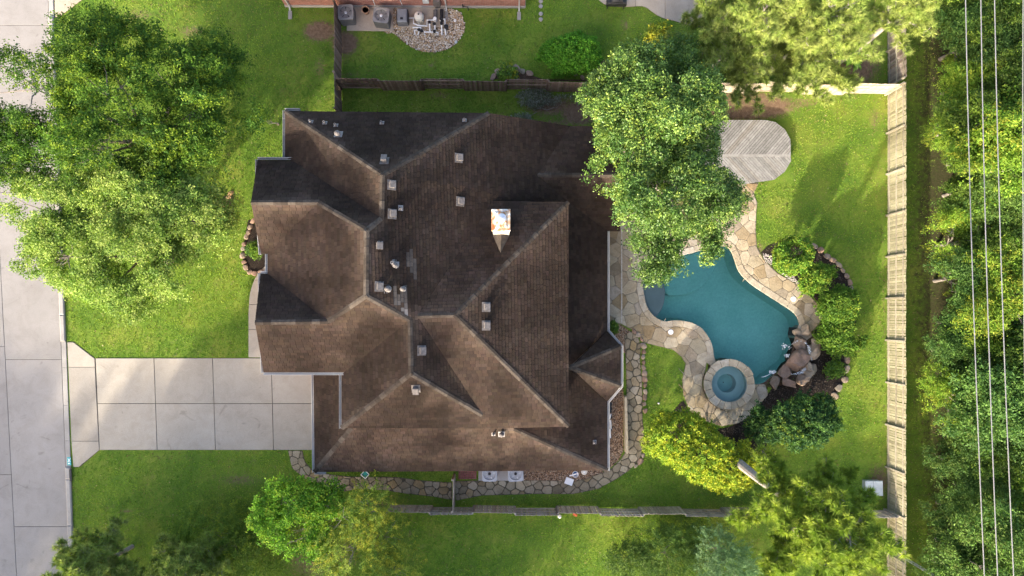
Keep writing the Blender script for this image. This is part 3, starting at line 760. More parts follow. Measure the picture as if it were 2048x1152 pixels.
# ------------------------------------------------------------------ the house
RV = dict(b1=(570,222,5.09),b2=(978,226,5.35),b3=(765,350,8.18),b4=(763,437,8.18),b5=(733,461,8.61),b6=(732,592,8.60),c1=(820,640,7.62),c2=(822,747,7.61),c3=(965,830,5.82),
  a1=(835,632,7.49),a2=(910,630,7.54),a3=(1137,404,5.38),a4=(1137,853,5.46),a5=(985,402,5.33),r2=(1140,252,2.90),n1=(1075,350,4.02),n3=(1240,350,4.05),n4=(1240,253,2.88),n2l=(1137,404,3.16),
  n5=(1215,462,2.35),n6=(1240,462,2.35),d1=(515,320,5.31),d2=(583,320,5.33),d3=(502,405,7.33),d4=(636,405,7.34),d5=(522,508,5.79),b1s=(570,318,5.11),w1=(535,508,5.80),w2=(535,547,5.82),e5=(521,547,5.82),
  e3=(510,645,7.58),e4=(656,643,7.59),e1=(527,745,5.53),e2=(688,745,5.52),c4=(683,750,5.45),c5=(683,856,5.46),le1=(1215,662,2.51),le2=(1215,803,2.61),le3=(1215,941,2.72),lh=(1030,858,4.53),
  li=(1137,735,3.39),ls1=(629,944,3.04),lh2=(702,857,4.69),lw1=(627,748,3.05),lw2=(683,748,4.28),lw3=(683,857,4.26),s1=(985,857,5.41),t0=(1140,735,4.56),t1=(1242,692,2.89),t2=(1242,772,2.93))
RV = {k: P(*v) for k, v in RV.items()}
def plane_fit(vs):
    A = np.array([(v.x, v.y, 1) for v in vs]); return np.linalg.lstsq(A, np.array([v.z for v in vs]), rcond=None)[0]
def on_plane(px, py, pl):
    z = 3.0
    for _ in range(25): q = P(px, py, z); z = pl[0]*q.x+pl[1]*q.y+pl[2]
    return P(px, py, z)
plE = plane_fit([RV[k] for k in ('n2l','n5','le1','li','le2','le3','lh')]); plS = plane_fit([RV[k] for k in ('ls1','lh2','lh','le3')]); plW = plane_fit([RV[k] for k in ('ls1','lh2','lw3','lw2','lw1')])
RV['li1'] = on_plane(1105, 425, plE); RV['li2'] = on_plane(1105, 840, plE); RV['lhu'] = on_plane(985, 838, plE)
RV['lsu'] = on_plane(722, 836, plS)
RV['wu1'] = on_plane(715, 836, plW); RV['wu2'] = on_plane(712, 740, plW)
FACES = dict(Bn='b1 b2 b3', Bw='b1 b3 b4 d2 b1s', Np='d1 d2 b4 b5 d4 d3', BE='b3 b2 r2 n1 n2l a5 a1 c3 c2 c1 b6 b5 b4', Wc='d4 b5 b6 e4 w2 w1', D1s='d3 d4 w1 d5', D2n='e3 e4 w2 e5',
  Sp='e3 e4 b6 c1 e2 e1', Cw='c1 c2 c5 c4 e2', S='s1 c3 a1 a2 a4', SC='c5 c2 c3 s1', An='a1 a2 a3 a5', Ae='a2 a3 a4', Nn='n1 r2 n4 n3', Ns='n1 n3 n6 n5 n2l',
  LE='n2l n5 le1 li le2 le3 lh lhu li2 li1', LS='ls1 lh2 lsu lhu lh le3', LW='ls1 lh2 wu1 wu2 lw1', Tn='t0 le1 t1', Te='t0 t1 t2', Ts='t0 t2 le2')
FACES = {k: [RV[n] for n in v.split()] for k, v in FACES.items()}
SURF = {}
def surf_prep():
    for k, vs in FACES.items():
        p2 = [(v.x, v.y) for v in vs]; SURF[k] = (vs, [tuple(t) for t in tess(p2)], plane_fit(vs))
surf_prep()
def surf_z(face, x, y):
    vs, tris, pl = SURF[face]; best = np.full(len(x), -1e9); z = pl[0]*x+pl[1]*y+pl[2]
    for t in tris:
        a, b, c = (vs[i] for i in t); d = (b.y-c.y)*(a.x-c.x)+(c.x-b.x)*(a.y-c.y)
        if abs(d) < 1e-6: continue
        l0 = ((b.y-c.y)*(x-c.x)+(c.x-b.x)*(y-c.y))/d; l1 = ((c.y-a.y)*(x-c.x)+(a.x-c.x)*(y-c.y))/d; l2 = 1-l0-l1
        s = np.minimum(np.minimum(l0, l1), l2); k = s > best
        zz = l0*a.z+l1*b.z+l2*c.z; z = np.where(k & (s > -.05), zz, z); best = np.maximum(best, s)
    return z
def roof_hit(px, py):
    """highest roof point under a photo pixel"""
    best = None
    for k, (vs, tris, pl) in SURF.items():
        q = on_plane(px, py, pl)
        if inside([(v.x, v.y) for v in vs], q.x, q.y) and (best is None or q.z > best[0].z): best = (q, Vector((-pl[0], -pl[1], 1)).normalized())
    return best
house = thing('house', 'large two storey house with a brown shingled roof of many hips and gables', 'house', P(900, 600))
def window(c, s, c2, s2, glass):
    m = MB(); m.box(c, s); w = obj('window', m, M['gutter'], house); m = MB(); m.box(c2, s2); obj('pane', m, glass, w)
def build_house():
    rr = random.Random(77)
    # walls
    def poly(px, z): return [(p.x, p.y) for p in (P(x, y, zz) for x, y, zz in px)]
    up = [(570,222,5.1),(978,226,5.3),(985,402,5.3),(1137,404,5.4),(1137,853,5.4),(683,856,5.4),(683,746,5.4),(527,745,5.5),(521,547,5.8),(535,547,5.8),(535,508,5.8),(522,508,5.8),(515,320,5.3),(570,318,5.1)]
    m = MB(); m.prism(inset(ccw(poly(up, 5)), .42), 0, 4.95); obj('wall', m, M['brick'], house)
    lo = [(627,748,3),(629,944,3),(1215,941,2.7),(1215,803,2.6),(1242,772,2.9),(1242,692,2.9),(1215,662,2.5),(1215,462,2.4),(1240,462,2.4),(1240,253,2.9),(1140,252,2.9),(985,240,2.9),(700,420,2.9),(700,748,2.9)]
    m = MB(); m.prism(inset(ccw(poly(lo, 3)), .42), 0, 2.25); obj('wall', m, M['brick'], house)
    # gable ends
    m = MB()
    for tri in (('d1','d3','d5'), ('e5','e3','e1')):
        a, b, c = (RV[k]+Vector((.4,0,-.12)) for k in tri); m.add([a, b, c, a+Vector((.2,0,0)), b+Vector((.2,0,0)), c+Vector((.2,0,0))], [(0,1,2),(5,4,3),(0,3,4,1),(1,4,5,2),(2,5,3,0)])
        x0 = max(a.x, c.x); m.box(((a.x+.2), (a.y+c.y)/2, (a.z+4.8)/2), (.2, abs(a.y-c.y)-.8, abs(a.z-4.8)+.05))
    obj('gable_wall', m, M['brick'], house)
    # windows in the ground floor walls
    gl = NT('window_glass'); gl.col((.03,.04,.05), .08, 0, .6)
    sy = P(629, 944, 3).y+.42; ex_ = P(1215, 900, 2.65).x-.42; wx = P(627, 800, 3).x+.42
    for x in (-8.5, -5.2, 2.2): window((x, sy, 1.35), (1.0, .08, 1.1), (x, sy-.03, 1.35), (.86, .06, .96), gl.m)
    for y in (-5.0, 2.0, 4.2): window((ex_, y if y > 0 else -7.9, 1.3), (.08, 1.3, 1.3), (ex_+.03, y if y > 0 else -7.9, 1.3), (.06, 1.16, 1.16), gl.m)
    m = MB(); m.box((wx-.02, P(627,830,3).y, 1.05), (.08, 4.6, 2.1)); gd = obj('garage_door', m, M['gutter'], house)
    m = MB()
    for k in range(3): m.box((wx-.065, P(627,830,3).y, .52+k*.52), (.02, 4.5, .03))
    obj('panel_groove', m, M['gutterg'], gd)
    # roof deck
    m = MB()
    for k, (vs, tris, pl) in SURF.items():
        p2 = [(v.x, v.y) for v in vs]; n = len(vs)
        flip = area2(p2) < 0
        allv = [v-Vector((0,0,.05)) for v in vs]+[v-Vector((0,0,.2)) for v in vs]
        fs = [orient(t, p2) for t in tris]+[tuple(n+i for i in reversed(orient(t, p2))) for t in tris]
        fs += [((i, (i+1) % n, n+(i+1) % n, n+i) if flip else (n+i, n+(i+1) % n, (i+1) % n, i)) for i in range(n)]
        m.add(allv, fs)
    roof = obj('roof', m, M['felt'], house); roof['label'] = 'brown shingled roof'
    # shingles
    patch = [XY2(q, 7.0) for q in ([(793,577),(818,577),(822,640),(793,600)], [(817,500),(834,500),(834,560),(822,560)])]
    EXPO = .172; pieces = []
    for k, (vs, tris, pl) in SURF.items():
        p2 = [(v.x, v.y) for v in vs]
        g = Vector((-pl[0], -pl[1])); s = g.length; dv = g/s; du = Vector((-dv.y, dv.x)); ev = EXPO/math.sqrt(1+s*s)*1.03
        us = [du.x*x+du.y*y for x, y in p2]; vv = [dv.x*x+dv.y*y for x, y in p2]
        vmax, vmin = max(vv), min(vv); row = 0; v1 = vmax+.03
        # the deck polygon, grown a touch at the eaves
        while v1 > vmin:
            v0 = v1-ev; uo = rr.uniform(0, .4); u = min(us)-uo
            while u < max(us):
                w = rr.choice((.20,.24,.28,.30,.33,.36)); e = .006
                rect = [(du.x*a+dv.x*b, du.y*a+dv.y*b) for a, b in ((u+e, v0), (u+w-e, v0), (u+w-e, v1-.004), (u+e, v1-.004))]
                rect = ccw(rect); c = clean(clip_convex(p2, rect), .004)
                if len(c) >= 3 and abs(area2(c)) > .0015:
                    mx, my = sum(q[0] for q in c)/len(c), sum(q[1] for q in c)/len(c)
                    base = Vector((.0325,.0240,.0188))*rr.choice((.80,.90,.96,1.0,1.04,1.1,1.2))
                    base = Vector((base.x*rr.uniform(.97,1.06), base.y*rr.uniform(.97,1.03), base.z*rr.uniform(.93,1.06)))
                    if any(inside(q, mx, my) for q in patch) and rr.random() < .85: base = Vector((.09,.082,.076))*rr.uniform(.8,1.15)
                    pieces.append((k, ccw(c), v0, v1, dv, tuple(base), abs(area2(c)) if len(c) == 4 else 0))
                u += w
            v1 = v0; row += 1
    segs = [(RV[a], RV[b]) for a, b in (e.split('-') for e in 'b1-b3 b2-b3 b3-b4 b4-b5 d4-b5 b5-b6 e4-b6 c1-b6 c1-c2 c5-c2 c3-c2 d3-d4 e3-e4 a1-a2 a3-a2 a4-a2 n1-n3 le3-lh ls1-lh2 t1-t0 t2-t0'.split())]
    rg = np.random.default_rng(3); n1, n2, n3 = Nz(rg, 14, .55), Nz(rg, 14, 1.6), Nz(rg, 14, 1.0)
    cen = np.array([(sum(q[0] for q in p[1])/len(p[1]), sum(q[1] for q in p[1])/len(p[1]), 0) for p in pieces]); dist = np.full(len(cen), 9.)
    for a, b in segs:
        d = np.array([b.x-a.x, b.y-a.y]); t = np.clip(((cen[:, :2]-[a.x, a.y]) @ d)/(d @ d), 0, 1); dist = np.minimum(dist, np.linalg.norm(cen[:, :2]-[a.x, a.y]-t[:, None]*d, axis=1))
    uv = np.array([(c[0]*-p[4].y*2.2+c[1]*p[4].x*2.2, (c[0]*p[4].x+c[1]*p[4].y)*.3, 0) for c, p in zip(cen, pieces)])
    wash = np.exp(-(dist/.45)**2)*(.6+.45*n2(cen))*1.05; fade = 1+.26*n1(cen)+.12*n2(cen)+.16*n3(uv)
    gain = np.clip(fade, .55, 1.5)+np.maximum(wash, 0)
    face_gain = dict(LS=1.55, Np=1.08, Bn=1.05, An=1.05)  # north slopes coloured slightly lighter to lift their shade; LS slope paler overall
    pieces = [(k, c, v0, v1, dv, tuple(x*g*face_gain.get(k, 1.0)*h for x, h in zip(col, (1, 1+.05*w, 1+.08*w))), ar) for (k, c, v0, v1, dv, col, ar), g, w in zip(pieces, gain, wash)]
    order = sorted(range(len(pieces)), key=lambda i: -pieces[i][6]+random.Random(i).random()*.02)
    single = set(order[:300])
    X = []; own = []
    for i, pc in enumerate(pieces):
        for q in pc[1]: X.append(q); own.append(i)
    X = np.array(X); own = np.array(own); Z = np.zeros(len(X)); fk = [pieces[i][0] for i in own]
    fk = np.array(fk)
    for k in SURF:
        s = fk == k
        if s.any(): Z[s] = surf_z(k, X[s, 0], X[s, 1])
    big = MB(); pos = 0
    for i, (k, c, v0, v1, dv, col, ar) in enumerate(pieces):
        n = len(c); z = Z[pos:pos+n]; pos += n
        th = rr.uniform(.010, .020)
        tops = [(q[0], q[1], zz+.006+th*max(0, min(1, (dv.x*q[0]+dv.y*q[1]-v0)/(v1-v0)))) for q, zz in zip(c, z)]
        bots = [(q[0], q[1], zz+.001) for q, zz in zip(c, z)]
        vs = tops+bots; fs = [tuple(range(n))]+[(j, n+j, n+(j+1) % n, (j+1) % n) for j in range(n)]
        if i in single:
            m = MB(); m.add(vs, fs, col); obj('shingle', m, M['shingle'], roof)
        else: big.add(vs, fs, col)
    o = obj('shingles', big, M['shingle'], roof); o['kind'] = 'stuff'
    # ridge and hip caps
    edges = 'b1-b3 b2-b3 b3-b4 b4-b5 d4-b5 b5-b6 e4-b6 c1-b6 c1-c2 c5-c2 c3-c2 d3-d4 e3-e4 a1-a2 a3-a2 a4-a2 n1-n3 le3-lh ls1-lh2 t1-t0 t2-t0'.split()
    for e in edges:
        a, b = (RV[q] for q in e.split('-')); L = (b-a).length; n = max(2, int(L/.36)); ax = (b-a)/L
        side = Vector((-ax.y, ax.x, 0)).normalized()
        dr = .42 if abs(ax.z) < .1 else .26
        for i in range(n):
            p, q = a+(b-a)*(i/n), a+(b-a)*((i+1.12)/n); w = .125+rr.uniform(-.01,.012); up0, up1 = .050, .034
            if abs(ax.z) < .1: up0 += rr.uniform(-.006,.006)
            vs = []
            for pt, u in ((p, up0), (q, up1)):
                for sg, dz in ((-1, -w*dr), (0, 0), (1, -w*dr)): vs.append(pt+side*sg*w+Vector((0,0,u+dz)))
            vs += [v-Vector((0,0,.018)) for v in vs]
            m = MB(); m.add(vs, [(0,1,4,3),(1,2,5,4),(6,7,1,0),(7,8,2,1),(9,6,0,3),(2,8,11,5),(4,5,11,10),(3,4,10,9)])
            m.f = [f[::-1] for f in m.f]
            obj('ridge_cap', m, M['cap'], roof)
    # gutters
    ctr = P(880, 580, 4)
    def gutter(pts, mat, name='gutter'):
        m = MB()
        for a, b in zip(pts, pts[1:]):
            a, b = Vector(a), Vector(b); d = (b-a).normalized(); s = Vector((d.y, -d.x, 0))
            mid = (a+b)/2
            if s.dot(mid-ctr) < 0: s = -s
            a = a-d*.03; b = b+d*.03; z = Vector((0,0,-.06))
            m.bar(a+s*.115+z, b+s*.115+z, .026, .11); m.bar(a+s*.06+z*2, b+s*.06+z*2, .09, .012); m.bar(a+s*.012+z, b+s*.012+z, .016, .10)
            n = int((b-a).length/.85)
            for i in range(n): q = a+(b-a)*((i+.5)/n); m.bar(q+s*.0+z*.25, q+s*.12+z*.25, .02, .012)
        obj(name, m, mat, house)
    g = lambda *a: [P(*q) for q in a]
    gutter(g((1215,462,2.35),(1215,662,2.51),(1242,692,2.85),(1242,772,2.88),(1215,803,2.61),(1215,941,2.72)), M['gutter'])
    gutter(g((521,585,5.85),(520.5,547,5.82),(535,547,5.82),(535,508,5.8),(522,508,5.8),(519,470,5.9)), M['gutter'])
    gutter(g((524.5,700,5.6),(527,745,5.53),(686,745,5.52)), M['gutter'])
    gutter(g((570,318,5.11),(570,221,5.09),(598,221,5.1)), M['gutterg'])
    gutter(g((515,352,5.4),(515,319,5.31),(583,319,5.33)), M['gutterg'])
    gutter(g((627,748,3.05),(629,944,3.04),(650,944,3.04)), M['gutter'])
    gutter(g((683,749,5.45),(683,856,5.46)), M['gutterg'])
    # vents
    def frame(nrm):
        z = nrm; x = Vector((1,0,0)); x = (x-z*x.dot(z)).normalized(); return Matrix((x, z.cross(x), z)).transposed()
    for px, py in ((917,316),(920,403),(783,370),(784,428),(757,492),(758,573),(843,701),(972,614),(972,651),(832,777),(769,322)):
        h = roof_hit(px, py)
        if not h: continue
        q, nr = h; R = frame(nr); m = MB()
        m.box(q+nr*.10, (.26,.30,.2), M=R); m.box(q+nr*.02, (.44,.50,.025), M=R); v = obj('roof_vent', m, M['vent'], house)
        m = MB(); Rt = frame((nr*.75+Vector((0,0,1))*.25).normalized()); m.box(q+nr*.235, (.30,.36,.05), M=Rt)
        m.box(q+nr*.265, (.26,.32,.02), M=Rt); obj('hood', m, M['vent'], v)
    for px, py, r, hh in ((622,244,.055,.35),(650,246,.055,.3),(672,251,.055,.3),(677,269,.10,.3),(764,246,.055,.3),(929,241,.055,.3),(801,416,.06,.2),(786,526,.075,.35),(791,531,.085,.25),(776,578,.095,.2),(806,578,.085,.2),(987,868,.05,.3),(1003,868,.085,.3),(1189,884,.05,.4)):
        h = roof_hit(px, py)
        if not h: continue
        q, nr = h; m = MB(); m.box(q+nr*.015, (r*4.2, r*4.6, .02), M=frame(nr)); m.lathe(q-Vector((0,0,.1)), [(r,0),(r,.1+hh)], 14); m.lathe(q, [(r*1.9,0),(r*1.15,.14)], 14)
        v = obj('vent_pipe', m, M['pipe'], house)
        if r > .08: m = MB(); m.lathe(q, [(r*1.3,hh-.06),(r*1.55,hh),(r*1.2,hh+.05),(.02,hh+.1)], 16); obj('rain_cap', m, M['vent'], v)
        else: m = MB(); m.lathe(q, [(r*.7,hh-.02),(r*.7,hh+.004)], 10); obj('opening', m, M['dark'], v)
    # chimney
    zt = 8.1; c0, c1 = P(983,418,zt), P(1021,462,zt); cx, cy = (c0.x+c1.x)/2, (c0.y+c1.y)/2; w, d = c1.x-c0.x, c0.y-c1.y
    m = MB(); m.box((cx, cy, (4.8+zt)/2), (w-.10, d-.10, zt-4.8)); ch = obj('chimney', m, M['trim'], house)
    m = MB(); m.prism([(cx-w/2,cy-d/2),(cx+w/2,cy-d/2),(cx+w/2,cy+d/2),(cx-w/2,cy+d/2)], zt-.14, zt+.02, bevel=.03)
    m.prism(inset([(cx-w/2,cy-d/2),(cx+w/2,cy-d/2),(cx+w/2,cy+d/2),(cx-w/2,cy+d/2)], .16), zt+.021, zt+.07, bevel=.04); obj('cap', m, M['capmetal'], ch)
    m = MB(); m.lathe((cx+.03, cy+.05, zt+.06), [(.17,0),(.17,.24),(.24,.25),(.22,.32),(.03,.38)], 24); m.smooth = False; obj('flue', m, M['steel'], ch)
    C = roof_hit(1001, 506)[0]; pl = SURF['An'][2]; zl = lambda x, y: pl[0]*x+pl[1]*y+pl[2]
    ys = cy-d/2+.05; A = Vector((cx-w*.48, ys, zl(cx-w*.48, ys))); B = Vector((cx+w*.48, ys, zl(cx+w*.48, ys))); T = Vector((cx, ys, C.z))
    C = C+Vector((0,0,.04)); T.z += .06
    A.z += .03; B.z += .03
    m = MB(); m.add([A, B, C, T], [(0,2,3),(2,1,3),(0,3,1)]); obj('cricket', m, M['cap'], ch)
def XY2(px, z): return [(p.x, p.y) for p in PP(px, z)]
build_house()


# ------------------------------------------------------------------ neighbour's house (only its wall shows)
def build_neighbour():
    t = thing('brick_house', 'red brick wall of the neighbouring house at the top edge', 'house', P(800, -60))
    a, b = P(572, 13), P(1050, 16); yb = a.y
    m = MB(); m.box(((a.x+b.x)/2, yb+3.0, 1.55), (b.x-a.x, 6.0, 2.7)); obj('wall', m, M['brick'], t)
    m = MB(); m.box(((a.x+b.x)/2, yb+2.97, .11), (b.x-a.x+.06, 6.06, .22)); obj('foundation', m, M['kerb'], t)
    m = MB(); x0, x1, y0, y1 = a.x-.35, b.x+.35, yb-.3, yb+6.3; z = 2.95
    m.prism([(x0,y0),(x1,y0),(x1,y1),(x0,y1)], z-.12, z)
    ym = (y0+y1)/2; A, B = Vector((x0+3.3,ym,z+2)), Vector((x1-3.3,ym,z+2)); e = z+.004
    m.add([(x0,y0,e),(x1,y0,e),(x1,y1,e),(x0,y1,e),A,B], [(0,1,5,4),(1,2,5),(2,3,4,5),(3,0,4)]); obj('roof', m, M['felt'], t)
    for px in (581, 893, 1038):
        q = P(px, 12); m = MB(); m.box((q.x, yb-.05, 1.5), (.085,.075,2.6)); m.bar((q.x, yb-.05, .22), (q.x, yb-.30, .10), .085, .07); d = obj('downspout', m, M['gutter'], t)
        m = MB(); m.box((q.x, yb-.55, .03), (.22,.5,.06)); obj('splash_block', m, M['kerb'], d)
    q = P(752, 8); m = MB(); m.tube([(q.x, yb-.03, .2), (q.x, yb-.03, 2.2)], .02, 6); m.tube([(P(806,8).x, yb-.03, .3), (P(806,8).x-.1, yb-.03, 2.2)], .02, 6); obj('conduit', m, M['pvc'], t)
    q = P(855, 8); m = MB(); m.box((q.x, yb-.08, .95), (.36,.14,.32)); obj('meter_box', m, M['lid'], t)
    q = P(876, 8); m = MB(); m.box((q.x, yb-.09, .75), (.42,.16,.6)); bx = obj('meter_box', m, M['vent'], t)
    m = MB()
    for i in range(5): m.tube([(q.x-.15+i*.075, yb-.09, .45), (q.x-.15+i*.075, yb-.09, .02)], .018, 6)
    obj('conduit', m, M['vent'], bx)
    q = P(930, 14); m = MB(); m.tube([(q.x-.12, yb-.05, .05), (q.x-.12, yb-.05, .45), (q.x-.12, yb-.18, .5), (q.x+.2, yb-.22, .5), (q.x+.2, yb-.22, .05)], .035, 8); obj('backflow_pipe', m, M['dark'], t)
    m = MB(); p = P(1000, -2, 2.9); m.box((P(1042,0,2.9).x-.2, yb-.45, 2.9), (2.2,.12,.1)); obj('gutter', m, M['gutter'], t)
build_neighbour()

# ------------------------------------------------------------------ fences
def picket_mesh(h, w=.135, th=.018, mat=None):
    m = MB(); m.box((0,0,h/2), (w, th, h)); me = m.mesh('picket'); me.materials.append(mat); return me
def fence(label, px0, px1, h, side, mats, alt=False, posts_on=1, step=.146, rails=3, lean=.0, seed=1, group=None, panel=2.44, name='wooden_fence'):
    """side: +1 pickets on the left of the direction px0->px1; alt swaps the side every panel"""
    a, b = P(*px0), P(*px1); d = b-a; L = d.length; ang = math.atan2(d.y, d.x); rr = random.Random(seed)
    t = thing(name, label, 'fence', a, group); n = d/L; s = Vector((-n.y, n.x, 0))
    pm, rm = mats; pk = picket_mesh(h, mat=pm)
    np_ = max(1, round(L/panel)); pl = L/np_
    rmesh = MB(); rmesh.box((0,0,0), (pl-.02, .04, .09)); rmesh = rmesh.mesh('rail'); rmesh.materials.append(rm)
    pmesh = MB(); pmesh.box((0,0,(h-.06)/2), (.095,.095,h-.06)); pmesh.box((0,0,h-.05), (.10,.10,.03)); pmesh = pmesh.mesh('post'); pmesh.materials.append(rm)
    sides = [side if not alt or k % 2 == 0 else -side for k in range(np_)]
    ll = [rr.uniform(-lean, lean) for _ in range(np_+1)]
    for k in range(np_+1):
        if k == np_ and False: break
        sd = sides[min(k, np_-1)]
        q = n*(k*pl)-s*sd*.005+s*ll[k]
        inst('post', pmesh, t, (q.x, q.y, 0), (0, 0, ang))
    for k in range(np_):
        sd = sides[k]; off = sd*.062
        for z in ([.25, h*.52, h-.22] if rails == 3 else [.3, h-.3]):
            q = n*((k+.5)*pl)+s*(off*.48)+s*(ll[k]+ll[k+1])*.5; inst('rail', rmesh, t, (q.x, q.y, z), (0, 0, ang))
        m = int(pl/step)
        for i in range(m):
            u = (i+.5)/m; q = n*((k+u)*pl)+s*(off*1.02)+s*(ll[k]*(1-u)+ll[k+1]*u)
            inst('picket', pk, t, (q.x, q.y, .03+rr.uniform(-.012,.012)), (rr.uniform(-.006,.006), rr.uniform(-.012,.012), ang+rr.uniform(-.02,.02)), (rr.uniform(.93,1.04), 1, 1+rr.uniform(-.012,.008)))
    return t
fence('pale weathered picket fence with posts and rails along the east lawn', (1773,186), (1771,1190), 1.95, 1, (M['fence_pale'], M['fence_rail']), seed=3, lean=.02)
fence('grey weathered fence running north from the corner beside the wood', (1773,176), (1770,-110), 1.95, -1, (M['fence_old'], M['fence_rail']), seed=4, lean=.02)
fence('dark brown fence between the north lawns behind the house', (684,179), (1420,184), 1.75, 1, (M['fence_brown'], M['fence_brown']), alt=True, seed=5, lean=.03)
fence('sunlit tan fence behind the grey deck', (1424,184), (1770,189), 1.75, -1, (M['fence_tan'], M['fence_tan']), alt=True, seed=6, lean=.03)
fence('grey brown fence along the south lawn with panels facing alternately', (782,1011), (1768,1018), 1.55, 1, (M['fence_grey'], M['fence_grey']), alt=True, seed=7, lean=.03)
fence('narrow brown fence from the neighbouring brick house to the brown roof', (680,24), (682,232), 1.75, 1, (M['fence_brown'], M['fence_brown']), seed=8, lean=.04)
fence('short weathered side gate fence by the south wall', (909,948), (908,1009), 1.6, 1, (M['fence_grey'], M['fence_grey']), rails=2, seed=9, lean=.02, panel=2.0)
def timber_edge():
    t = thing('timber_screen', 'pale low timber screen between the gravel and the stone path', 'fence', P(1247, 850))
    a, b = P(1246.5, 792), P(1249, 902)
    for k in range(3):
        m = MB(); z = .12+k*.16; m.bar((a.x, a.y, z), (b.x, b.y, z), .04, .14); obj('board', m, M['timber'], t)
    m = MB(); m.bar((a.x+.05, a.y, .56), (b.x+.05, b.y, .56), .16, .04); obj('top_board', m, M['timber'], t)
    for k in range(4):
        p = a+(b-a)*(k/3); m = MB(); m.box((p.x+.07, p.y, .27), (.09,.09,.54)); obj('post', m, M['timber'], t)
timber_edge()

# ------------------------------------------------------------------ grey deck with boards laid in a chevron
def build_deck():
    t = thing('wooden_deck', 'grey wooden deck with rounded end and boards in a chevron', 'deck', P(1480, 310))
    z = .36; D = [(p.x, p.y) for p in PP([(1400,262),(1437,240),(1531,240),(1551,244),(1570,259),(1581,279),(1582,322),(1570,343),(1549,359),(1489,368),(1440,366),(1405,345),(1390,310)], z)]
    D = ccw(D); ym = P(1500, 311, z).y
    m = MB(); m.prism(inset(D, .03), 0, z-.035); obj('frame', m, M['dark'], t)
    m = MB(); x0, x1 = P(1388,311,z).x, P(1581.5,311,z).x; m.box(((x0+x1)/2, ym, z-.012), (x1-x0, .15, .034)); obj('plank', m, M['deckwood'], t)
    w = .146; rr = random.Random(12)
    for sg in (1, -1):
        half = ccw(XYrect(x0-2, x1+2, ym+.08, ym+4)) if sg > 0 else ccw(XYrect(x0-2, x1+2, ym-4, ym-.08))
        reg = clean(clip_convex(D, half)); dv = Vector((.66, .75*sg)).normalized(); nn = Vector((-dv.y, dv.x))
        o = Vector((x0, ym)); ks = [nn.dot(Vector(p)-o) for p in reg]; k = min(ks)
        while k < max(ks):
            L = 9; c = o+nn*(k+w/2); h = w/2-.011
            rect = [tuple(c+dv*a+nn*b) for a, b in ((-L,-h),(L,-h),(L,h),(-L,h))]
            q = clean(clip_convex(reg, ccw(rect)))
            if len(q) >= 3 and abs(area2(q)) > .004:
                m = MB(); m.prism(ccw(q), z-.034, z+rr.uniform(-.003,.003)); obj('plank', m, M['deckwood'], t)
            k += w
    s = thing('deck_step', 'small grey wooden step at the deck edge under the tree', 'step', P(1446, 374))
    for i in range(3):
        c = P(1446, 371+i*5, .18); m = MB(); m.box((c.x, c.y, .18), (.95,.14,.035)); obj('plank', m, M['deckwood'], s)
    m = MB(); c = P(1446, 376, 0); m.box((c.x, c.y, .075), (.85,.38,.15)); obj('frame', m, M['fence_old'], s)
def XYrect(x0, x1, y0, y1): return [(x0,y0),(x1,y0),(x1,y1),(x0,y1)]
build_deck()

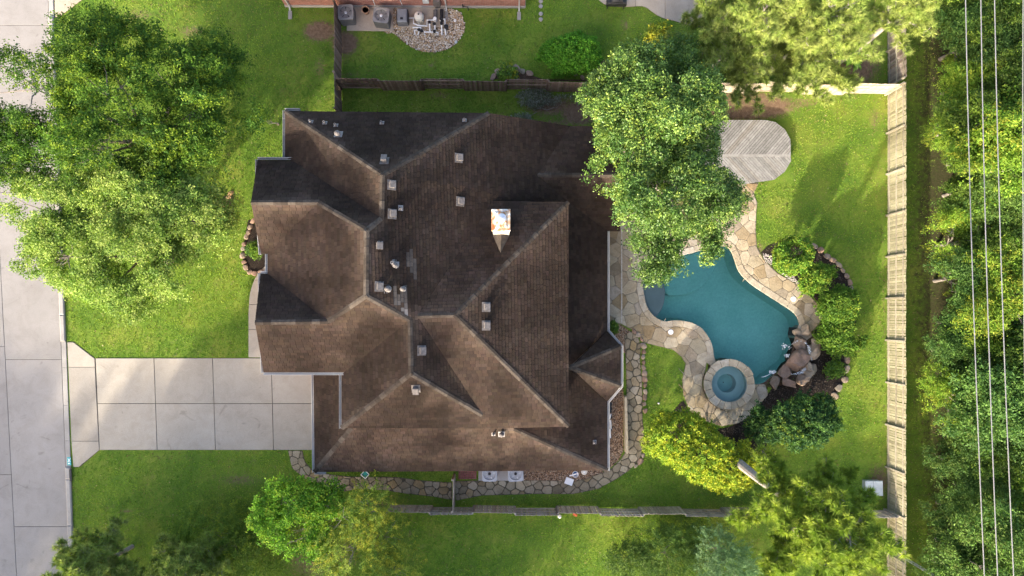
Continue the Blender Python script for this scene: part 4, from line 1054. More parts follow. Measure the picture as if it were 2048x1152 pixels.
# ------------------------------------------------------------------ boulders and waterfall
def build_rocks():
    spec = [((1608,663),(.52,.50,.42),'round brown boulder at the north end of the waterfall'),((1598,687),(.62,.52,.55),'flat topped tan boulder below the round one beside the splash'),
            ((1594,720),(.80,.92,.78),'largest flat tan boulder in the middle of the waterfall'),((1567,746),(.66,.52,.42),'reddish wedge boulder at the pool edge near the spa'),
            ((1623,706),(.55,.70,.66),'brown boulder behind the largest flat one'),((1618,742),(.60,.60,.50),'pale tan boulder at the south east of the waterfall'),
            ((1545,765),(.46,.44,.32),'small brown boulder beside the spa end of the pool'),((1577,765),(.60,.34,.36),'dark low boulder under the reddish wedge'),
            ((1603,759),(.50,.36,.40),'grey brown boulder below the largest flat one'),((1630,684),(.46,.42,.40),'small dark boulder next to the shrub bed'),
            ((1612,731),(.34,.42,.72),'narrow upright boulder beside the trickling water'),((1594,664),(.40,.42,.24),'low wet boulder at the pool corner under the round one')]
    rt = []
    for i, (c, s, lab) in enumerate(spec):
        p = P(*c); me = rock_mesh('boulder', s, 300+i*3, 4, .26, .62, (.42,.78), 12); me.materials.append(M['boulder'])
        o = bpy.data.objects.new('boulder', me); COL.objects.link(o); o.location = (p.x, p.y, s[2]*.45); o.rotation_euler = (0, 0, i*1.3)
        tag(o, lab, 'boulder', 'waterfall boulders')
    # ledge under the rocks closing the pool side
    led = [(P(x, y).x, P(x, y).y) for x, y in ((1594,655),(1588,690),(1577,722),(1554,744),(1536,757),(1524,768),(1545,778),(1600,772),(1630,750),(1640,700),(1625,660))]
    m = MB(); m.prism(led, -1.2, .02, bevel=.04); o = struct('rock_ledge', m, M['soil'], 'rough rock ledge under the waterfall boulders')
    t = thing('waterfall', 'thin white water running over the boulders into the pool', 'waterfall', P(1600, 715))
    def ribbon(pts, w, name='stream'):
        V = [P(x, y, z) for x, y, z in pts]; vs = []
        for i, p in enumerate(V):
            d = (V[min(i+1, len(V)-1)]-V[max(0, i-1)]).normalized(); s = Vector((-d.y, d.x, 0)).normalized()*w*(.6+.4*math.sin(i*1.7)); vs += [p-s, p+s]
        m = MB(); m.add(vs, [(2*i, 2*i+1, 2*i+3, 2*i+2) for i in range(len(V)-1)]); obj(name, m, M['foam'], t)
    ribbon([(1616,690,.62),(1619,700,.66),(1622,712,.68),(1624,722,.62)], .10)
    ribbon([(1612,736,.55),(1604,744,.50),(1592,748,.44),(1582,748,.40)], .11)
    ribbon([(1614,688,.55),(1604,680,.58),(1590,684,.5),(1582,690,.1)], .07)
    for (x, y, rx, ry) in ((1572,693,.34,.22),(1576,711,.24,.14),(1546,744,.26,.12)):
        c = P(x, y, -.05); m = MB(); rr = random.Random(x)
        for i in range(26):
            a = rr.uniform(0, 6.28); r = math.sqrt(rr.random()); s = rr.uniform(.02,.06)*(1.2-r*.7)
            m.lathe((c.x+rx*r*math.cos(a), c.y+ry*r*math.sin(a), -.062), [(s,0),(s*.8,s*.4),(s*.2,s*.55)], 7)
        obj('splash', m, M['white'], t)
    m = MB(); arc = [P(1522+i*3.2, 754-((i/6)**2)*7, -.055) for i in range(8)]; m.tube(arc, [.008,.018,.022,.022,.02,.018,.014,.006], 6); obj('ripple', m, M['white'], t)
build_rocks()

# ------------------------------------------------------------------ air conditioners, pool equipment, small things
def condenser(px, py, w, d, h, label, mats, fan, rz=0.0, ztop=None):
    p = P(px, py, h); t = thing('air_conditioner', label, 'air conditioner', (p.x, p.y, 0), 'air conditioners'); cm, fm = mats
    R = Matrix.Rotation(rz, 3, 'Z'); c = Vector((p.x, p.y, 0))
    def rr(wd, dp, r, n=5):
        o = []
        for sx, sy, a0 in ((1,1,0),(-1,1,90),(-1,-1,180),(1,-1,270)):
            for i in range(n): a = math.radians(a0+90*i/(n-1)); o.append((sx*(wd/2-r)+r*math.cos(a), sy*(dp/2-r)+r*math.sin(a)))
        return [tuple((c+R @ Vector((x, y, 0)))[:2]) for x, y in o]
    m = MB(); m.prism(rr(w-.06, d-.06, .10), .02, h-.06); obj('casing', m, cm, t)
    m = MB()
    for sd, (lw, ax) in enumerate(((w, 'x'), (w, 'x'), (d, 'y'), (d, 'y'))):
        sg = 1 if sd % 2 == 0 else -1; n = int(lw/.085)
        for i in range(1, n):
            u = -lw/2+lw*i/n
            q = Vector((u, sg*(d/2-.028), h*.46)) if ax == 'x' else Vector((sg*(w/2-.028), u, h*.46))
            m.box(c+R @ q, (.018, .03, h*.8) if ax == 'x' else (.03, .018, h*.8), rz)
    obj('louvre', m, cm, t)
    m = MB(); o = rr(w, d, .13); i_ = rr(w-.16, d-.16, (min(w, d)-.16)/2-.01); n = len(o)
    vs = [(x, y, h-.09) for x, y in o]+[(x, y, h) for x, y in o]+[(x, y, h+.005) for x, y in i_]+[(x, y, h-.10) for x, y in i_]
    m.add(vs, [(l*n+k, l*n+(k+1) % n, (l+1)*n+(k+1) % n, (l+1)*n+k) for l in range(3) for k in range(n)]); obj('top_rim', m, cm, t)
    m = MB(); m.prism(i_, h-.2, h-.11); obj('fan_well', m, M['dark'], t)
    m = MB(); r = min(w, d)/2-.13
    for k in range(fan[0]):
        a = 2*math.pi*k/fan[0]; u = Vector((math.cos(a), math.sin(a), 0)); v = Vector((-u.y, u.x, 0)); q = c+Vector((0,0,h-.07))
        m.add([q+u*.05-v*.03, q+u*r-v*r*fan[1]+Vector((0,0,-.03)), q+u*r+v*r*fan[1]+Vector((0,0,.02)), q+u*.05+v*.03], [(0,1,2,3)])
    f = obj('fan', m, fm, t)
    m = MB(); m.lathe(c+Vector((0,0,h-.08)), [(.09,0),(.09,.05),(.05,.07)], 16); obj('hub', m, M['steel'] if fan[2] else M['dark'], f)
    m = MB()
    for rad in np.linspace(r*.3, r, 5): m.tube([c+Vector((rad*math.cos(a), rad*math.sin(a), h-.02)) for a in np.linspace(0, 2*math.pi, 25)], .005, 4, False)
    obj('guard', m, M['dark'] if fan[2] else M['steel'], t)
for px, lab in ((PAD1_PX, 'concrete pad under two grey air conditioners'), (PAD2_PX, 'concrete pad under the pool equipment')):
    m = MB(); m.prism(XY(px), -.05, .09, bevel=.015); struct('equipment_pad', m, M['tanconc'], lab)
m = MB(); m.prism(XY([(957,938),(1048,938),(1048,961),(957,961)]), -.05, .06, bevel=.01); struct('equipment_pad', m, M['kerb'], 'concrete pad under the light air conditioners by the house')
condenser(691, 24, .92, .92, 1.0, 'dark grey air conditioner nearest the brown fence', (M['ac_grey'], M['dark']), (5, .42, True), .05)
condenser(762, 30, .95, .92, 1.0, 'dark grey air conditioner beside the pool heater', (M['ac_grey'], M['dark']), (5, .42, True), -.12)
condenser(979, 948, .88, .88, .85, 'light grey air conditioner under the south eave, nearer the gate fence', (M['ac_light'], M['steel']), (5, .2, False), 0)
condenser(1031, 948, .88, .88, .85, 'light grey air conditioner under the south eave, nearer the gravel', (M['ac_light'], M['steel']), (5, .2, False), .05)
def build_equipment():
    p = P(804, 30, .75); t = thing('pool_heater', 'grey box shaped pool heater with black ends', 'heater', (p.x, p.y, 0))
    m = MB(); m.prism([(p.x-.30,p.y-.42),(p.x+.30,p.y-.42),(p.x+.30,p.y+.42),(p.x-.30,p.y+.42)], .1, .78, bevel=.07); obj('casing', m, M['heater'], t)
    m = MB(); m.box((p.x, p.y, .42), (.70,.76,.5)); obj('end_panel', m, M['dark'], t)
    m = MB(); m.box((p.x-.02, p.y-.22, .79), (.16,.13,.03)); obj('control_panel', m, M['dark'], t)
    p = P(837, 29, .85); t = thing('pool_filter', 'cream domed pool filter tank', 'filter tank', (p.x, p.y, 0))
    m = MB(); m.smooth = True; m.lathe((p.x, p.y, .09), [(.24,0),(.29,.05),(.31,.4),(.315,.42),(.31,.44),(.27,.66),(.16,.76),(.03,.79)], 28); obj('tank', m, M['cream'], t)
    m = MB(); m.lathe((p.x, p.y, .50), [(.325,0),(.335,.02),(.325,.04)], 28); obj('clamp', m, M['vent'], t)
    m = MB(); m.lathe((p.x, p.y, .88), [(.05,0),(.05,.05),(.02,.09)], 12); obj('valve', m, M['dark'], t)
    t = thing('pool_plumbing', 'white plastic pool pipes with black valves beside the filter', 'pipes', P(860, 50))
    runs = [[(818,36,.3),(827,36,.3),(827,47,.3),(838,51,.3),(854,52,.3),(854,40,.3),(868,40,.3)], [(838,45,.12),(838,51,.3)], [(825,55,.2),(842,55,.2),(842,62,.2)], [(830,68,.02),(829,60,.2),(834,60,.2)], [(859,46,.3),(860,62,.3)],
            [(850,70,.02),(848,64,.2),(868,64,.2),(876,65,.15),(876,70,.02)], [(870,50,.3),(870,64,.2)], [(868,40,.3),(869,28,.3)], [(880,42,.3),(881,38,.35),(890,38,.35),(890,50,.2)], [(883,50,.3),(884,70,.02)], [(890,58,.25),(892,70,.02)], [(836,70,.02),(838,62,.2)]]
    for r in runs: m = MB(); m.tube([P(*q) for q in r], .042, 10); m.smooth = False; obj('pipe', m, M['pvc'], t)
    for q in ((859,45,.3),(869,48,.3),(883,47,.3),(843,62,.2),(869,63,.2),(838,60,.2)):
        c = P(*q); m = MB(); m.lathe((c.x, c.y, c.z-.08), [(.07,0),(.095,.05),(.095,.15),(.06,.19)], 14); m.bar((c.x-.08, c.y, c.z+.13), (c.x+.08, c.y, c.z+.13), .03, .02); obj('valve', m, M['dark'], t)
    p = P(870, 32, .3); t = thing('pool_pump', 'pool pump with white strainer behind the pipes', 'pump', (p.x, p.y, 0), 'pool pumps')
    m = MB(); m.tube([(p.x, p.y-.1, .25), (p.x, p.y+.38, .25)], .12, 14); obj('motor', m, M['vent'], t); m = MB(); m.lathe((p.x, p.y-.2, .1), [(.11,0),(.12,.3),(.09,.36)], 16); obj('strainer', m, M['pvc'], t)
    p = P(883, 32, .3); t = thing('pool_pump', 'black pool pump beside the white one, nearest the downspout', 'pump', (p.x, p.y, 0), 'pool pumps')
    m = MB(); m.tube([(p.x, p.y-.1, .25), (p.x, p.y+.42, .25)], .11, 14); obj('motor', m, M['dark'], t); m = MB(); m.lathe((p.x, p.y-.2, .1), [(.11,0),(.12,.3),(.09,.36)], 16); obj('strainer', m, M['dark'], t)
    p = P(892, 53, .4); t = thing('chlorinator', 'black round chlorinator standing on two white pipes', 'canister', (p.x, p.y, 0))
    m = MB(); m.lathe((p.x, p.y, .06), [(.10,0),(.11,.28),(.14,.30),(.14,.36),(.1,.38)], 18); obj('canister', m, M['dark'], t); m = MB(); m.lathe((p.x, p.y, .44), [(.05,0),(.04,.03)], 12); obj('knob', m, M['dark'], t)
    p = P(731, 20, .4); t = thing('plant_pot', 'clay pot between the two dark air conditioners', 'pot', (p.x, p.y, 0))
    m = MB(); m.lathe((p.x, p.y, .09), [(.15,0),(.22,.34),(.24,.34),(.24,.38),(.20,.38),(.18,.32),(.02,.32)], 22); obj('pot', m, M['terracotta'], t)
    m = MB(); m.lathe((p.x, p.y, .39), [(.19,0),(.18,.02)], 20); obj('soil', m, M['mulch'], t)
    for q, lab in (((910,42),'white round gravel lid east of the pool equipment'),((912,85),'grey round lid at the edge of the gravel')):
        c = P(*q); o = thing('access_lid', lab, 'lid', c); m = MB(); m.lathe((c.x, c.y, .03), [(.09,0),(.09,.06),(.07,.08)], 16); obj('disc', m, M['white'] if q[1] < 50 else M['lid'], o)
        m = MB(); m.lathe((c.x, c.y, .11), [(.02,0),(.015,.012)], 8); obj('knob', m, M['cream'], o)
    for i, y in enumerate((3,13,28,39)):
        c = P(1081.5, y); o = thing('round_paver', 'round grey lawn paver by the brick house, %s from the top' % ('first','second','third','fourth')[i], 'paver', c, 'round pavers')
        m = MB(); m.lathe((c.x, c.y, 0), [(.13,0),(.13,.05),(.11,.062)], 16); obj('disc', m, M['kerb'], o)
build_equipment()
def build_small():
    # lantern by the south wall
    p = P(730, 949, .9); t = thing('garden_lantern', 'teal topped square lantern post turned cornerwise by the south wall', 'lantern', (p.x, p.y, 0)); R = math.radians(50)
    m = MB(); m.box((p.x, p.y, .3), (.10,.10,.6), R); obj('post', m, M['dark'], t)
    m = MB(); m.box((p.x, p.y, .74), (.36,.36,.28), R); obj('body', m, M['dark'], t)
    m = MB(); m.box((p.x, p.y, .89), (.31,.31,.02), R); obj('top_panel', m, M['teal'], t)
    m = MB(); Rm = Matrix.Rotation(R, 3, 'Z')
    for a, b in (((-1,-1),(1,-1)),((1,-1),(1,1)),((1,1),(-1,1)),((-1,1),(-1,-1))): m.bar(Vector((p.x,p.y,.905))+Rm @ Vector((a[0]*.17,a[1]*.17,0)), Vector((p.x,p.y,.905))+Rm @ Vector((b[0]*.17,b[1]*.17,0)), .035, .03)
    obj('frame', m, M['white'], t)
    # brick pad by the gate
    t = thing('brick_pad', 'red brick pad beside the light air conditioners', 'brick pad', P(935, 950))
    a, b = P(917, 938), P(953, 958); nx_, ny_ = 9, 6
    bm = MB(); w, d = (b.x-a.x)/nx_, (a.y-b.y)/ny_; bm.box((0,0,.03), (w-.012, d-.012, .06)); me = bm.mesh('brick'); me.materials.append(M['paver'])
    for i in range(nx_):
        for j in range(ny_): inst('brick', me, t, (a.x+(i+.5)*w-t.location.x, b.y+(j+.5)*d-t.location.y, .0))
    # white square lid, round lids, ball, toy
    p = P(1138, 962); t = thing('drain_lid', 'white square lid lying askew on the stone path', 'lid', p); m = MB(); m.box((p.x, p.y, .085), (.48,.40,.05), -.35); obj('panel', m, M['white'], t); m = MB(); m.box((p.x, p.y, .113), (.40,.32,.012), -.35); obj('inset_panel', m, M['white'], t)
    p = P(1150, 947); t = thing('hose_reel', 'white round bucket with a handle on the brown gravel', 'bucket', p); m = MB(); m.lathe((p.x, p.y, .03), [(.16,0),(.19,.22),(.17,.22),(.15,.05)], 22); obj('bucket', m, M['white'], t); m = MB(); m.bar((p.x-.36, p.y-.08, .25), (p.x+.1, p.y+.05, .27), .07, .03); obj('scoop', m, M['white'], t)
    m = MB(); m.lathe((p.x, p.y, .06), [(.13,0),(.12,.03)], 18); obj('contents', m, M['blue'], t)
    p = P(1168, 943); t = thing('access_lid', 'pale round lid on the gravel by the house corner', 'lid', p); m = MB(); m.lathe((p.x, p.y, .03), [(.18,0),(.18,.08),(.15,.1)], 22); obj('disc', m, M['cream'], t); m = MB(); m.lathe((p.x, p.y, .13), [(.05,0),(.04,.015)], 12); obj('knob', m, M['white'], t)
    p = P(1119, 1032); m = MB(); m.smooth = True; m.lathe((p.x, p.y, 0), [(.03,0),(.09,.03),(.12,.1),(.11,.15),(.06,.21),(.01,.235)], 16); o = obj('ball', m, M['white']); tag(o, 'white ball on the grass south of the fence', 'ball')
    p = P(1150, 1029); t = thing('toy', 'small orange toy on the grass beside the fence', 'toy', p); m = MB(); m.box((p.x, p.y, .06), (.26,.12,.1), -.4); obj('body', m, M['orange'], t); m = MB(); m.box((p.x+.05, p.y-.02, .13), (.1,.08,.06), -.4); obj('cab', m, M['orange'], t)
    # utility cabinet in the corner
    t = thing('utility_box', 'pale grey utility box with a seamed lid beside the east fence', 'utility box', P(1746, 976)); h = .55
    q = [(p.x, p.y) for p in PP([(1732,962),(1766,962),(1766,992),(1732,992)], h)]
    m = MB(); m.prism(inset(ccw(q), .05), 0, h-.07); obj('body', m, M['galv'], t); cx = sum(a for a, _ in q)/4; x0, x1 = min(a for a, _ in q), max(a for a, _ in q); y0, y1 = min(b for _, b in q), max(b for _, b in q)
    for a, b in ((x0, x0+(x1-x0)*.46), (x0+(x1-x0)*.46+.012, x1)): m = MB(); m.prism([(a,y0),(b,y0),(b,y1),(a,y1)], h-.07, h, bevel=.03); obj('lid', m, M['lid'], t)
    # galvanised rail beyond the fence
    t = thing('metal_rail', 'galvanised metal rail running off the lower right beyond the fence', 'rail', P(1840, 1140))
    a, b = P(1809, 1118, .5), P(1900, 1172, .5); m = MB(); m.bar(a, b, .07, .16); d = (b-a).normalized(); s = Vector((-d.y, d.x, 0)); m.bar(a+s*.09, b+s*.09, .08, .06); obj('rail', m, M['galv'], t)
    for k in (.1, .5, .9): p = a+(b-a)*k; m = MB(); m.box((p.x, p.y, .21), (.09,.09,.42)); obj('post', m, M['galv'], t)
    # pipes against the east wall
    t = thing('wall_plumbing', 'white and black pipes on the gravel against the east wall', 'pipes', P(1222, 835))
    for a, b, mt in (((1220,805),(1221,826),'dark'),((1222,828),(1219,838),'pvc'),((1221,840),(1222,858),'pvc'),((1220,858),(1221,876),'pvc')): m = MB(); m.tube([P(*a, .18), P(*b, .18)], .06 if mt == 'dark' else .04, 10); obj('pipe', m, M[mt], t)
    for y in (808, 817, 834, 858): c = P(1221, y, .1); m = MB(); m.box(c, (.16,.16,.2)); obj('valve', m, M['dark'], t)
    # grill on the neighbour's patio
    p = P(1234, 0, .8); t = thing('grill', 'black covered grill on the tan patio at the top edge', 'grill', (p.x, p.y, 0)); m = MB(); m.prism([(p.x-.6,p.y-.25),(p.x+.6,p.y-.25),(p.x+.6,p.y+.3),(p.x-.6,p.y+.3)], .45, .85, bevel=.08); obj('body', m, M['dark'], t)
    for sx in (-.5,.5):
        for sy in (-.18,.22): m = MB(); m.box((p.x+sx, p.y+sy, .24), (.05,.05,.42)); obj('leg', m, M['dark'], t)
    m = MB(); m.prism([(p.x-.35,p.y-.2),(p.x+.35,p.y-.2),(p.x+.35,p.y+.25),(p.x-.35,p.y+.25)], .852, 1.05, bevel=.1); obj('lid', m, M['dark'], t)
    p = P(1316, 806); o = thing('garden_spotlight', 'tiny pale garden light on the grass by the yellow shrub', 'light', p); m = MB(); m.lathe((p.x, p.y, 0), [(.05,0),(.06,.2),(.02,.24)], 10); obj('head', m, M['cream'], o); m = MB(); m.lathe((p.x, p.y, .24), [(.045,0),(.03,.02)], 10); obj('lens', m, M['white'], o)
build_small()
# ------------------------------------------------------------------ power lines
for i, (x0, x1) in enumerate(((1930,1967.5),(1960.5,1994),(1988,2026),(2045,2056))):
    a, b = P(x0, 0, 9.5), P(x1, 1152, 9.5); d = b-a; a2, b2 = a-d*.9, b+d*.9; pts = []
    for k in range(33):
        u = k/32; q = a2+(b2-a2)*u; q.z = 9.5+1.1*((2*u-1)**2)-.1; pts.append(q)
    m = MB(); m.tube(pts, .024, 6, False); o = obj('power_line', m, M['wire'])
    tag(o, 'pale overhead wire above the wood, %s from the fence' % ('first','second','third','fourth')[i], 'wire', 'overhead wires')


# ------------------------------------------------------------------ vegetation
def unit(a): return a/np.maximum(np.linalg.norm(a, axis=-1, keepdims=True), 1e-9)
def leaf_arrays(c, nrm, axis, L, W, col):
    n = len(c); a = unit(axis-nrm*(axis*nrm).sum(-1, keepdims=True)); b = np.cross(nrm, a)
    L = L[:, None]*.5; W = W[:, None]*.5
    V = np.stack([c-a*L, c+b*W+nrm*W*.25, c+a*L, c-b*W+nrm*W*.25], 1).reshape(-1, 3)
    F = np.arange(n*4).reshape(-1, 4); return V, F, np.repeat(col, 4, 0)
def crown_mesh(name, lobes, twigs, per, leaf, pal, tip=None, tipfrac=.3, seed=0, gap=-.35, shoot=.55, spread=.15, up=.6, lump=.22, shell=.75, zmin=-.4, jit=.7, flat=.6):
    """lobes: (x,y,z,rx,ry,rz); pal: list of leaf colours; tip: colour of young shoot ends"""
    rg = np.random.default_rng(seed); lob = np.array(lobes, float); w = lob[:, 3]*lob[:, 4]; w /= w.sum()
    n1, n2, n3 = Nz(rg, 12, 3.2), Nz(rg, 14, 1.25), Nz(rg, 10, .5)
    N = int(twigs*1.7); li = rg.choice(len(lob), N, p=w); d = rg.normal(0, 1, (N, 3)); d = unit(d)
    d[:, 2] = np.where(d[:, 2] < zmin, -d[:, 2], d[:, 2]); d = unit(d)
    f = np.where(rg.random(N) < shell, rg.uniform(.84, 1.04, N), rg.uniform(.35, .86, N))
    f = f*(1+lump*n1(d*1.0+li[:, None]*3.1))
    p = lob[li, :3]+d*lob[li, 3:]*f[:, None]
    keep = n2(p) > gap
    for q in range(len(lob)):
        r = np.linalg.norm((p-lob[q, :3])/lob[q, 3:], axis=1); keep &= ~((r < .55) & (li != q))
    p, d = p[keep][:twigs], d[keep][:twigs]; T = len(p)
    sd = unit(d*.8+np.array([0, 0, up])+rg.normal(0, .35, (T, 3)))
    sl = shoot*rg.uniform(.6, 1.3, T)
    k = np.repeat(np.arange(T), per); n = len(k); t = rg.random(n)**.8
    c = p[k]+sd[k]*(t*sl[k])[:, None]+rg.normal(0, 1, (n, 3))*(spread*(1.15-.6*t))[:, None]
    nrm = unit(np.array([0, 0, flat])+sd[k]*.35+rg.normal(0, jit, (n, 3)))
    ax = rg.normal(0, 1, (n, 3))+sd[k]*.6
    pal = np.array(pal)*1.35; base = pal[rg.integers(0, len(pal), T)]
    blend = np.clip(.5+.6*n3(p), 0, 1)[:, None]; base = base*(.82+.36*blend)
    col = base[k]*rg.uniform(.72, 1.28, (n, 1))
    if tip is not None:
        young = (rg.random(T) < tipfrac*(1.0+.9*n3(p+7))); m = (young[k]) & (t > rg.uniform(0, .75, n))
        col[m] = np.array(tip)*rg.uniform(.7, 1.25, (m.sum(), 1))
    L = leaf[0]*rg.uniform(.5, 1.5, n); W = leaf[1]*rg.uniform(.75, 1.25, n)
    return fast_mesh(name, *leaf_arrays(c, nrm, ax, L, W, col)), p
def tuft_mesh(name, pts, dirs, nl, ln, wd, pal, seed=0, cone=.9):
    rg = np.random.default_rng(seed); T = len(pts); k = np.repeat(np.arange(T), nl); n = len(k)
    d = unit(dirs[k]*cone+rg.normal(0, .75, (n, 3))); L = ln*rg.uniform(.7, 1.25, n)
    s = unit(np.cross(d, rg.normal(0, 1, (n, 3))))*wd
    b = pts[k]+d*.02-dirs[k]*(rg.random(n)*.12)[:, None]; tipp = b+d*L[:, None]-np.array([0, 0, .05])*rg.random((n, 1))
    V = np.stack([b-s, b+s, tipp], 1).reshape(-1, 3); F = np.arange(n*3).reshape(-1, 3)
    pal = np.array(pal)*1.2; col = pal[rg.integers(0, len(pal), T)][k]*rg.uniform(.7, 1.3, (n, 1))
    return fast_mesh(name, V, F, np.repeat(col, 3, 0))
def wobble(a, b, n, amp, rr):
    a, b = Vector(a), Vector(b); out = []
    for i in range(n+1):
        t = i/n; q = a.lerp(b, t)
        if 0 < i < n: q += Vector((rr.uniform(-amp,amp), rr.uniform(-amp,amp), rr.uniform(-amp*.5,amp*.5)))
        out.append(q)
    return out
def limbs(lobes, twigp, base, r0, seed, fork=.45, nsub=70, name='trunk'):
    """trunk with tapered limbs to every lobe and thin branches to some twigs (local coordinates)"""
    rr = random.Random(seed); m = MB(); lob = [Vector(l[:3]) for l in lobes]
    cz = sum(l.z for l in lob)/len(lob); cx = sum(l.x for l in lob)/len(lob); cy = sum(l.y for l in lob)/len(lob)
    fk = Vector((base[0]*.6+cx*.4, base[1]*.6+cy*.4, cz*fork))
    tr = wobble(base, fk, 4, r0*.35, rr); m.tube(tr, [r0*1.35, r0*1.05, r0*.95, r0*.88, r0*.8], 10)
    ends = []
    for l, L in zip(lob, lobes):
        e = l+Vector((0, 0, L[5]*.35)); pts = wobble(fk, e, 5, .22, rr); rs = [r0*.55*(1-i/5*.85) for i in range(6)]; m.tube(pts, rs, 7); ends.append(pts)
    if twigp is not None and len(twigp):
        for i in range(nsub):
            q = Vector(twigp[rr.randrange(len(twigp))]); pl = min(ends, key=lambda e: min((q-x).length for x in e)); s = min(pl[2:], key=lambda x: (q-x).length)
            m.tube(wobble(s, q, 3, .12, rr), [r0*.18, r0*.13, r0*.10, r0*.06], 5, False)
    return m
def tree(name, label, lobes_px, twigs, per, leaf, pal, tip=None, tipfrac=.3, seed=0, base=None, r0=.2, group=None, cat='tree', mat='leaf', nsub=110, fork=.45, bark='bark', sub=0, **kw):
    L = []
    for (px, py, z, rx, ry, rz) in lobes_px: q = P(px, py, z); L.append((q.x, q.y, z, rx, ry, rz))
    bx = P(*base) if base else Vector((sum(l[0] for l in L)/len(L), sum(l[1] for l in L)/len(L), 0))
    t = thing(name, label, cat, (bx.x, bx.y, 0), group)
    loc = [(l[0]-bx.x, l[1]-bx.y, *l[2:]) for l in L]; main = loc
    if sub:
        r_ = random.Random(seed+9); fine = []
        for (x, y, z, rx, ry, rz) in loc:
            fine.append((x, y, z-.1, rx*.72, ry*.72, rz*.72))
            for i in range(sub):
                a = i*2.399+r_.uniform(-.4,.4); e = r_.uniform(-.15,1.0); c = math.sqrt(max(.05, 1-e*e)); k = r_.uniform(.30,.46)
                fine.append((x+rx*.76*c*math.cos(a), y+ry*.76*c*math.sin(a), z+rz*.72*e, rx*k, ry*k, rz*k*1.1))
        loc = fine
    me, tw = crown_mesh('crown', loc, twigs, per, leaf, pal, tip, tipfrac, seed, **kw)
    obj('crown', me, M[mat], t)
    m = limbs(main, tw, (0, 0, -.05), r0, seed, fork, nsub); obj('trunk', m.mesh('trunk'), M[bark], t)
    return t
def pine(label, base_px, ztop, z0, lmax, nl, seed, pal, lean=(0, 0), ntuft=1.0, group='pines', bias=None, r0=.22, ln=.26, name='pine_tree', at=None):
    rr = random.Random(seed); rg = np.random.default_rng(seed)
    b = P(*base_px) if at is None else Vector(at); t = thing(name, label, 'tree', (b.x, b.y, 0), group)
    top = Vector((lean[0], lean[1], ztop)); m = MB(); tr = []
    for i in range(9): u = i/8; q = top*u; q.x += .12*math.sin(u*5+seed); q.y += .12*math.cos(u*4+seed); q.z = ztop*u-.05*(i == 0); tr.append(q)
    m.tube(tr, [r0*(1.15-.95*i/8) for i in range(9)], 10); obj('trunk', m, M['bark_pine'], t, off=(0,0,0))
    pts, dirs = [], []; m = MB()
    for i in range(nl):
        u = (i+rr.random())/nl; z = z0+(ztop-z0)*u; s = tr[min(8, int(z/ztop*8))].lerp(tr[min(8, int(z/ztop*8)+1)], z/ztop*8-int(z/ztop*8))
        az = i*2.39996+rr.uniform(-.5,.5); L = lmax*(1-.72*u**1.6)*rr.uniform(.6, 1.08)
        if bias: L *= 1+bias[1]*math.cos(az-bias[0])
        d = Vector((math.cos(az), math.sin(az), rr.uniform(-.05,.35)+.35*u)); e = s+d*L
        br = wobble(s, e, 5, .10*L*.3, rr); m.tube(br, [r0*.17*(1-.8*k/5) for k in range(6)], 5)
        ns = max(6, int(L*8.0*ntuft))
        for k in range(ns):
            v = .18+.84*(k+rr.random())/ns; v = min(v, 1.0); q = br[min(5, int(v*5))].lerp(br[min(5, int(v*5)+1)], v*5-int(v*5)) if v < 1 else br[5]
            sd = Vector((rr.gauss(0,1), rr.gauss(0,1), rr.uniform(-.1,1.0))).normalized(); sd = (sd+d*.5).normalized(); sl = rr.uniform(.2, .75)*(1.15-.5*v)
            q2 = q+sd*sl; m.tube([q, q2], [.018, .008], 4, False)
            for f in (1.0, .55) if sl > .45 else (1.0,): pts.append(tuple(q.lerp(q2, f))); dirs.append(tuple((sd+Vector((0,0,.55))).normalized()))
        pts.append(tuple(e)); dirs.append(tuple((d+Vector((0,0,.5))).normalized()))
    obj('branches', m, M['bark_pine'], t, off=(0,0,0))
    me = tuft_mesh('crown', np.array(pts), np.array(dirs), 62, ln, .0155, pal, seed); obj('crown', me, M['needle'], t)
    return t
OAK = [(.022,.055,.007),(.033,.075,.009),(.048,.100,.011),(.072,.130,.014),(.040,.088,.012)]
LIGHT = [(.095,.160,.024),(.13,.195,.034),(.17,.235,.048),(.21,.27,.064),(.105,.17,.036)]
OAK3 = [(.034,.076,.013),(.052,.102,.017),(.078,.135,.023),(.118,.18,.038),(.062,.117,.028)]
tree('oak_tree', 'big dark oak with yellow green shoots by the street', [(240,205,6.2,4.9,3.4,2.6),(95,190,5.8,3.2,2.8,2.0),(395,235,5.6,3.0,3.2,2.2),(215,105,5.4,2.9,1.9,1.8),(60,300,5.2,2.5,2.0,1.7),(375,330,5.4,2.6,2.0,1.9),(230,310,6.4,3.4,2.0,2.1),(430,150,4.6,1.9,1.9,1.5)],
     5200, 36, (.105,.07), OAK, (.15,.22,.018), .28, 101, (330,300), .26, 'front yard trees', gap=-.2, shoot=.6, spread=.15, lump=.34, sub=7)
tree('ornamental_tree', 'pale green leafy tree on the front lawn below the dark oak', [(255,465,5.6,4.2,3.0,2.3),(125,430,5.2,2.6,2.0,1.7),(375,440,5.0,2.2,2.4,1.7),(240,575,4.6,2.9,1.6,1.5),(325,545,4.8,2.4,1.8,1.6),(150,515,4.8,2.5,1.4,1.5),(300,395,5.6,3.0,1.8,2.0)],
     4600, 32, (.106,.07), LIGHT, (.24,.30,.07), .2, 102, (340,520), .22, 'front yard trees', gap=-.5, shoot=.42, spread=.15, lump=.24, sub=7)
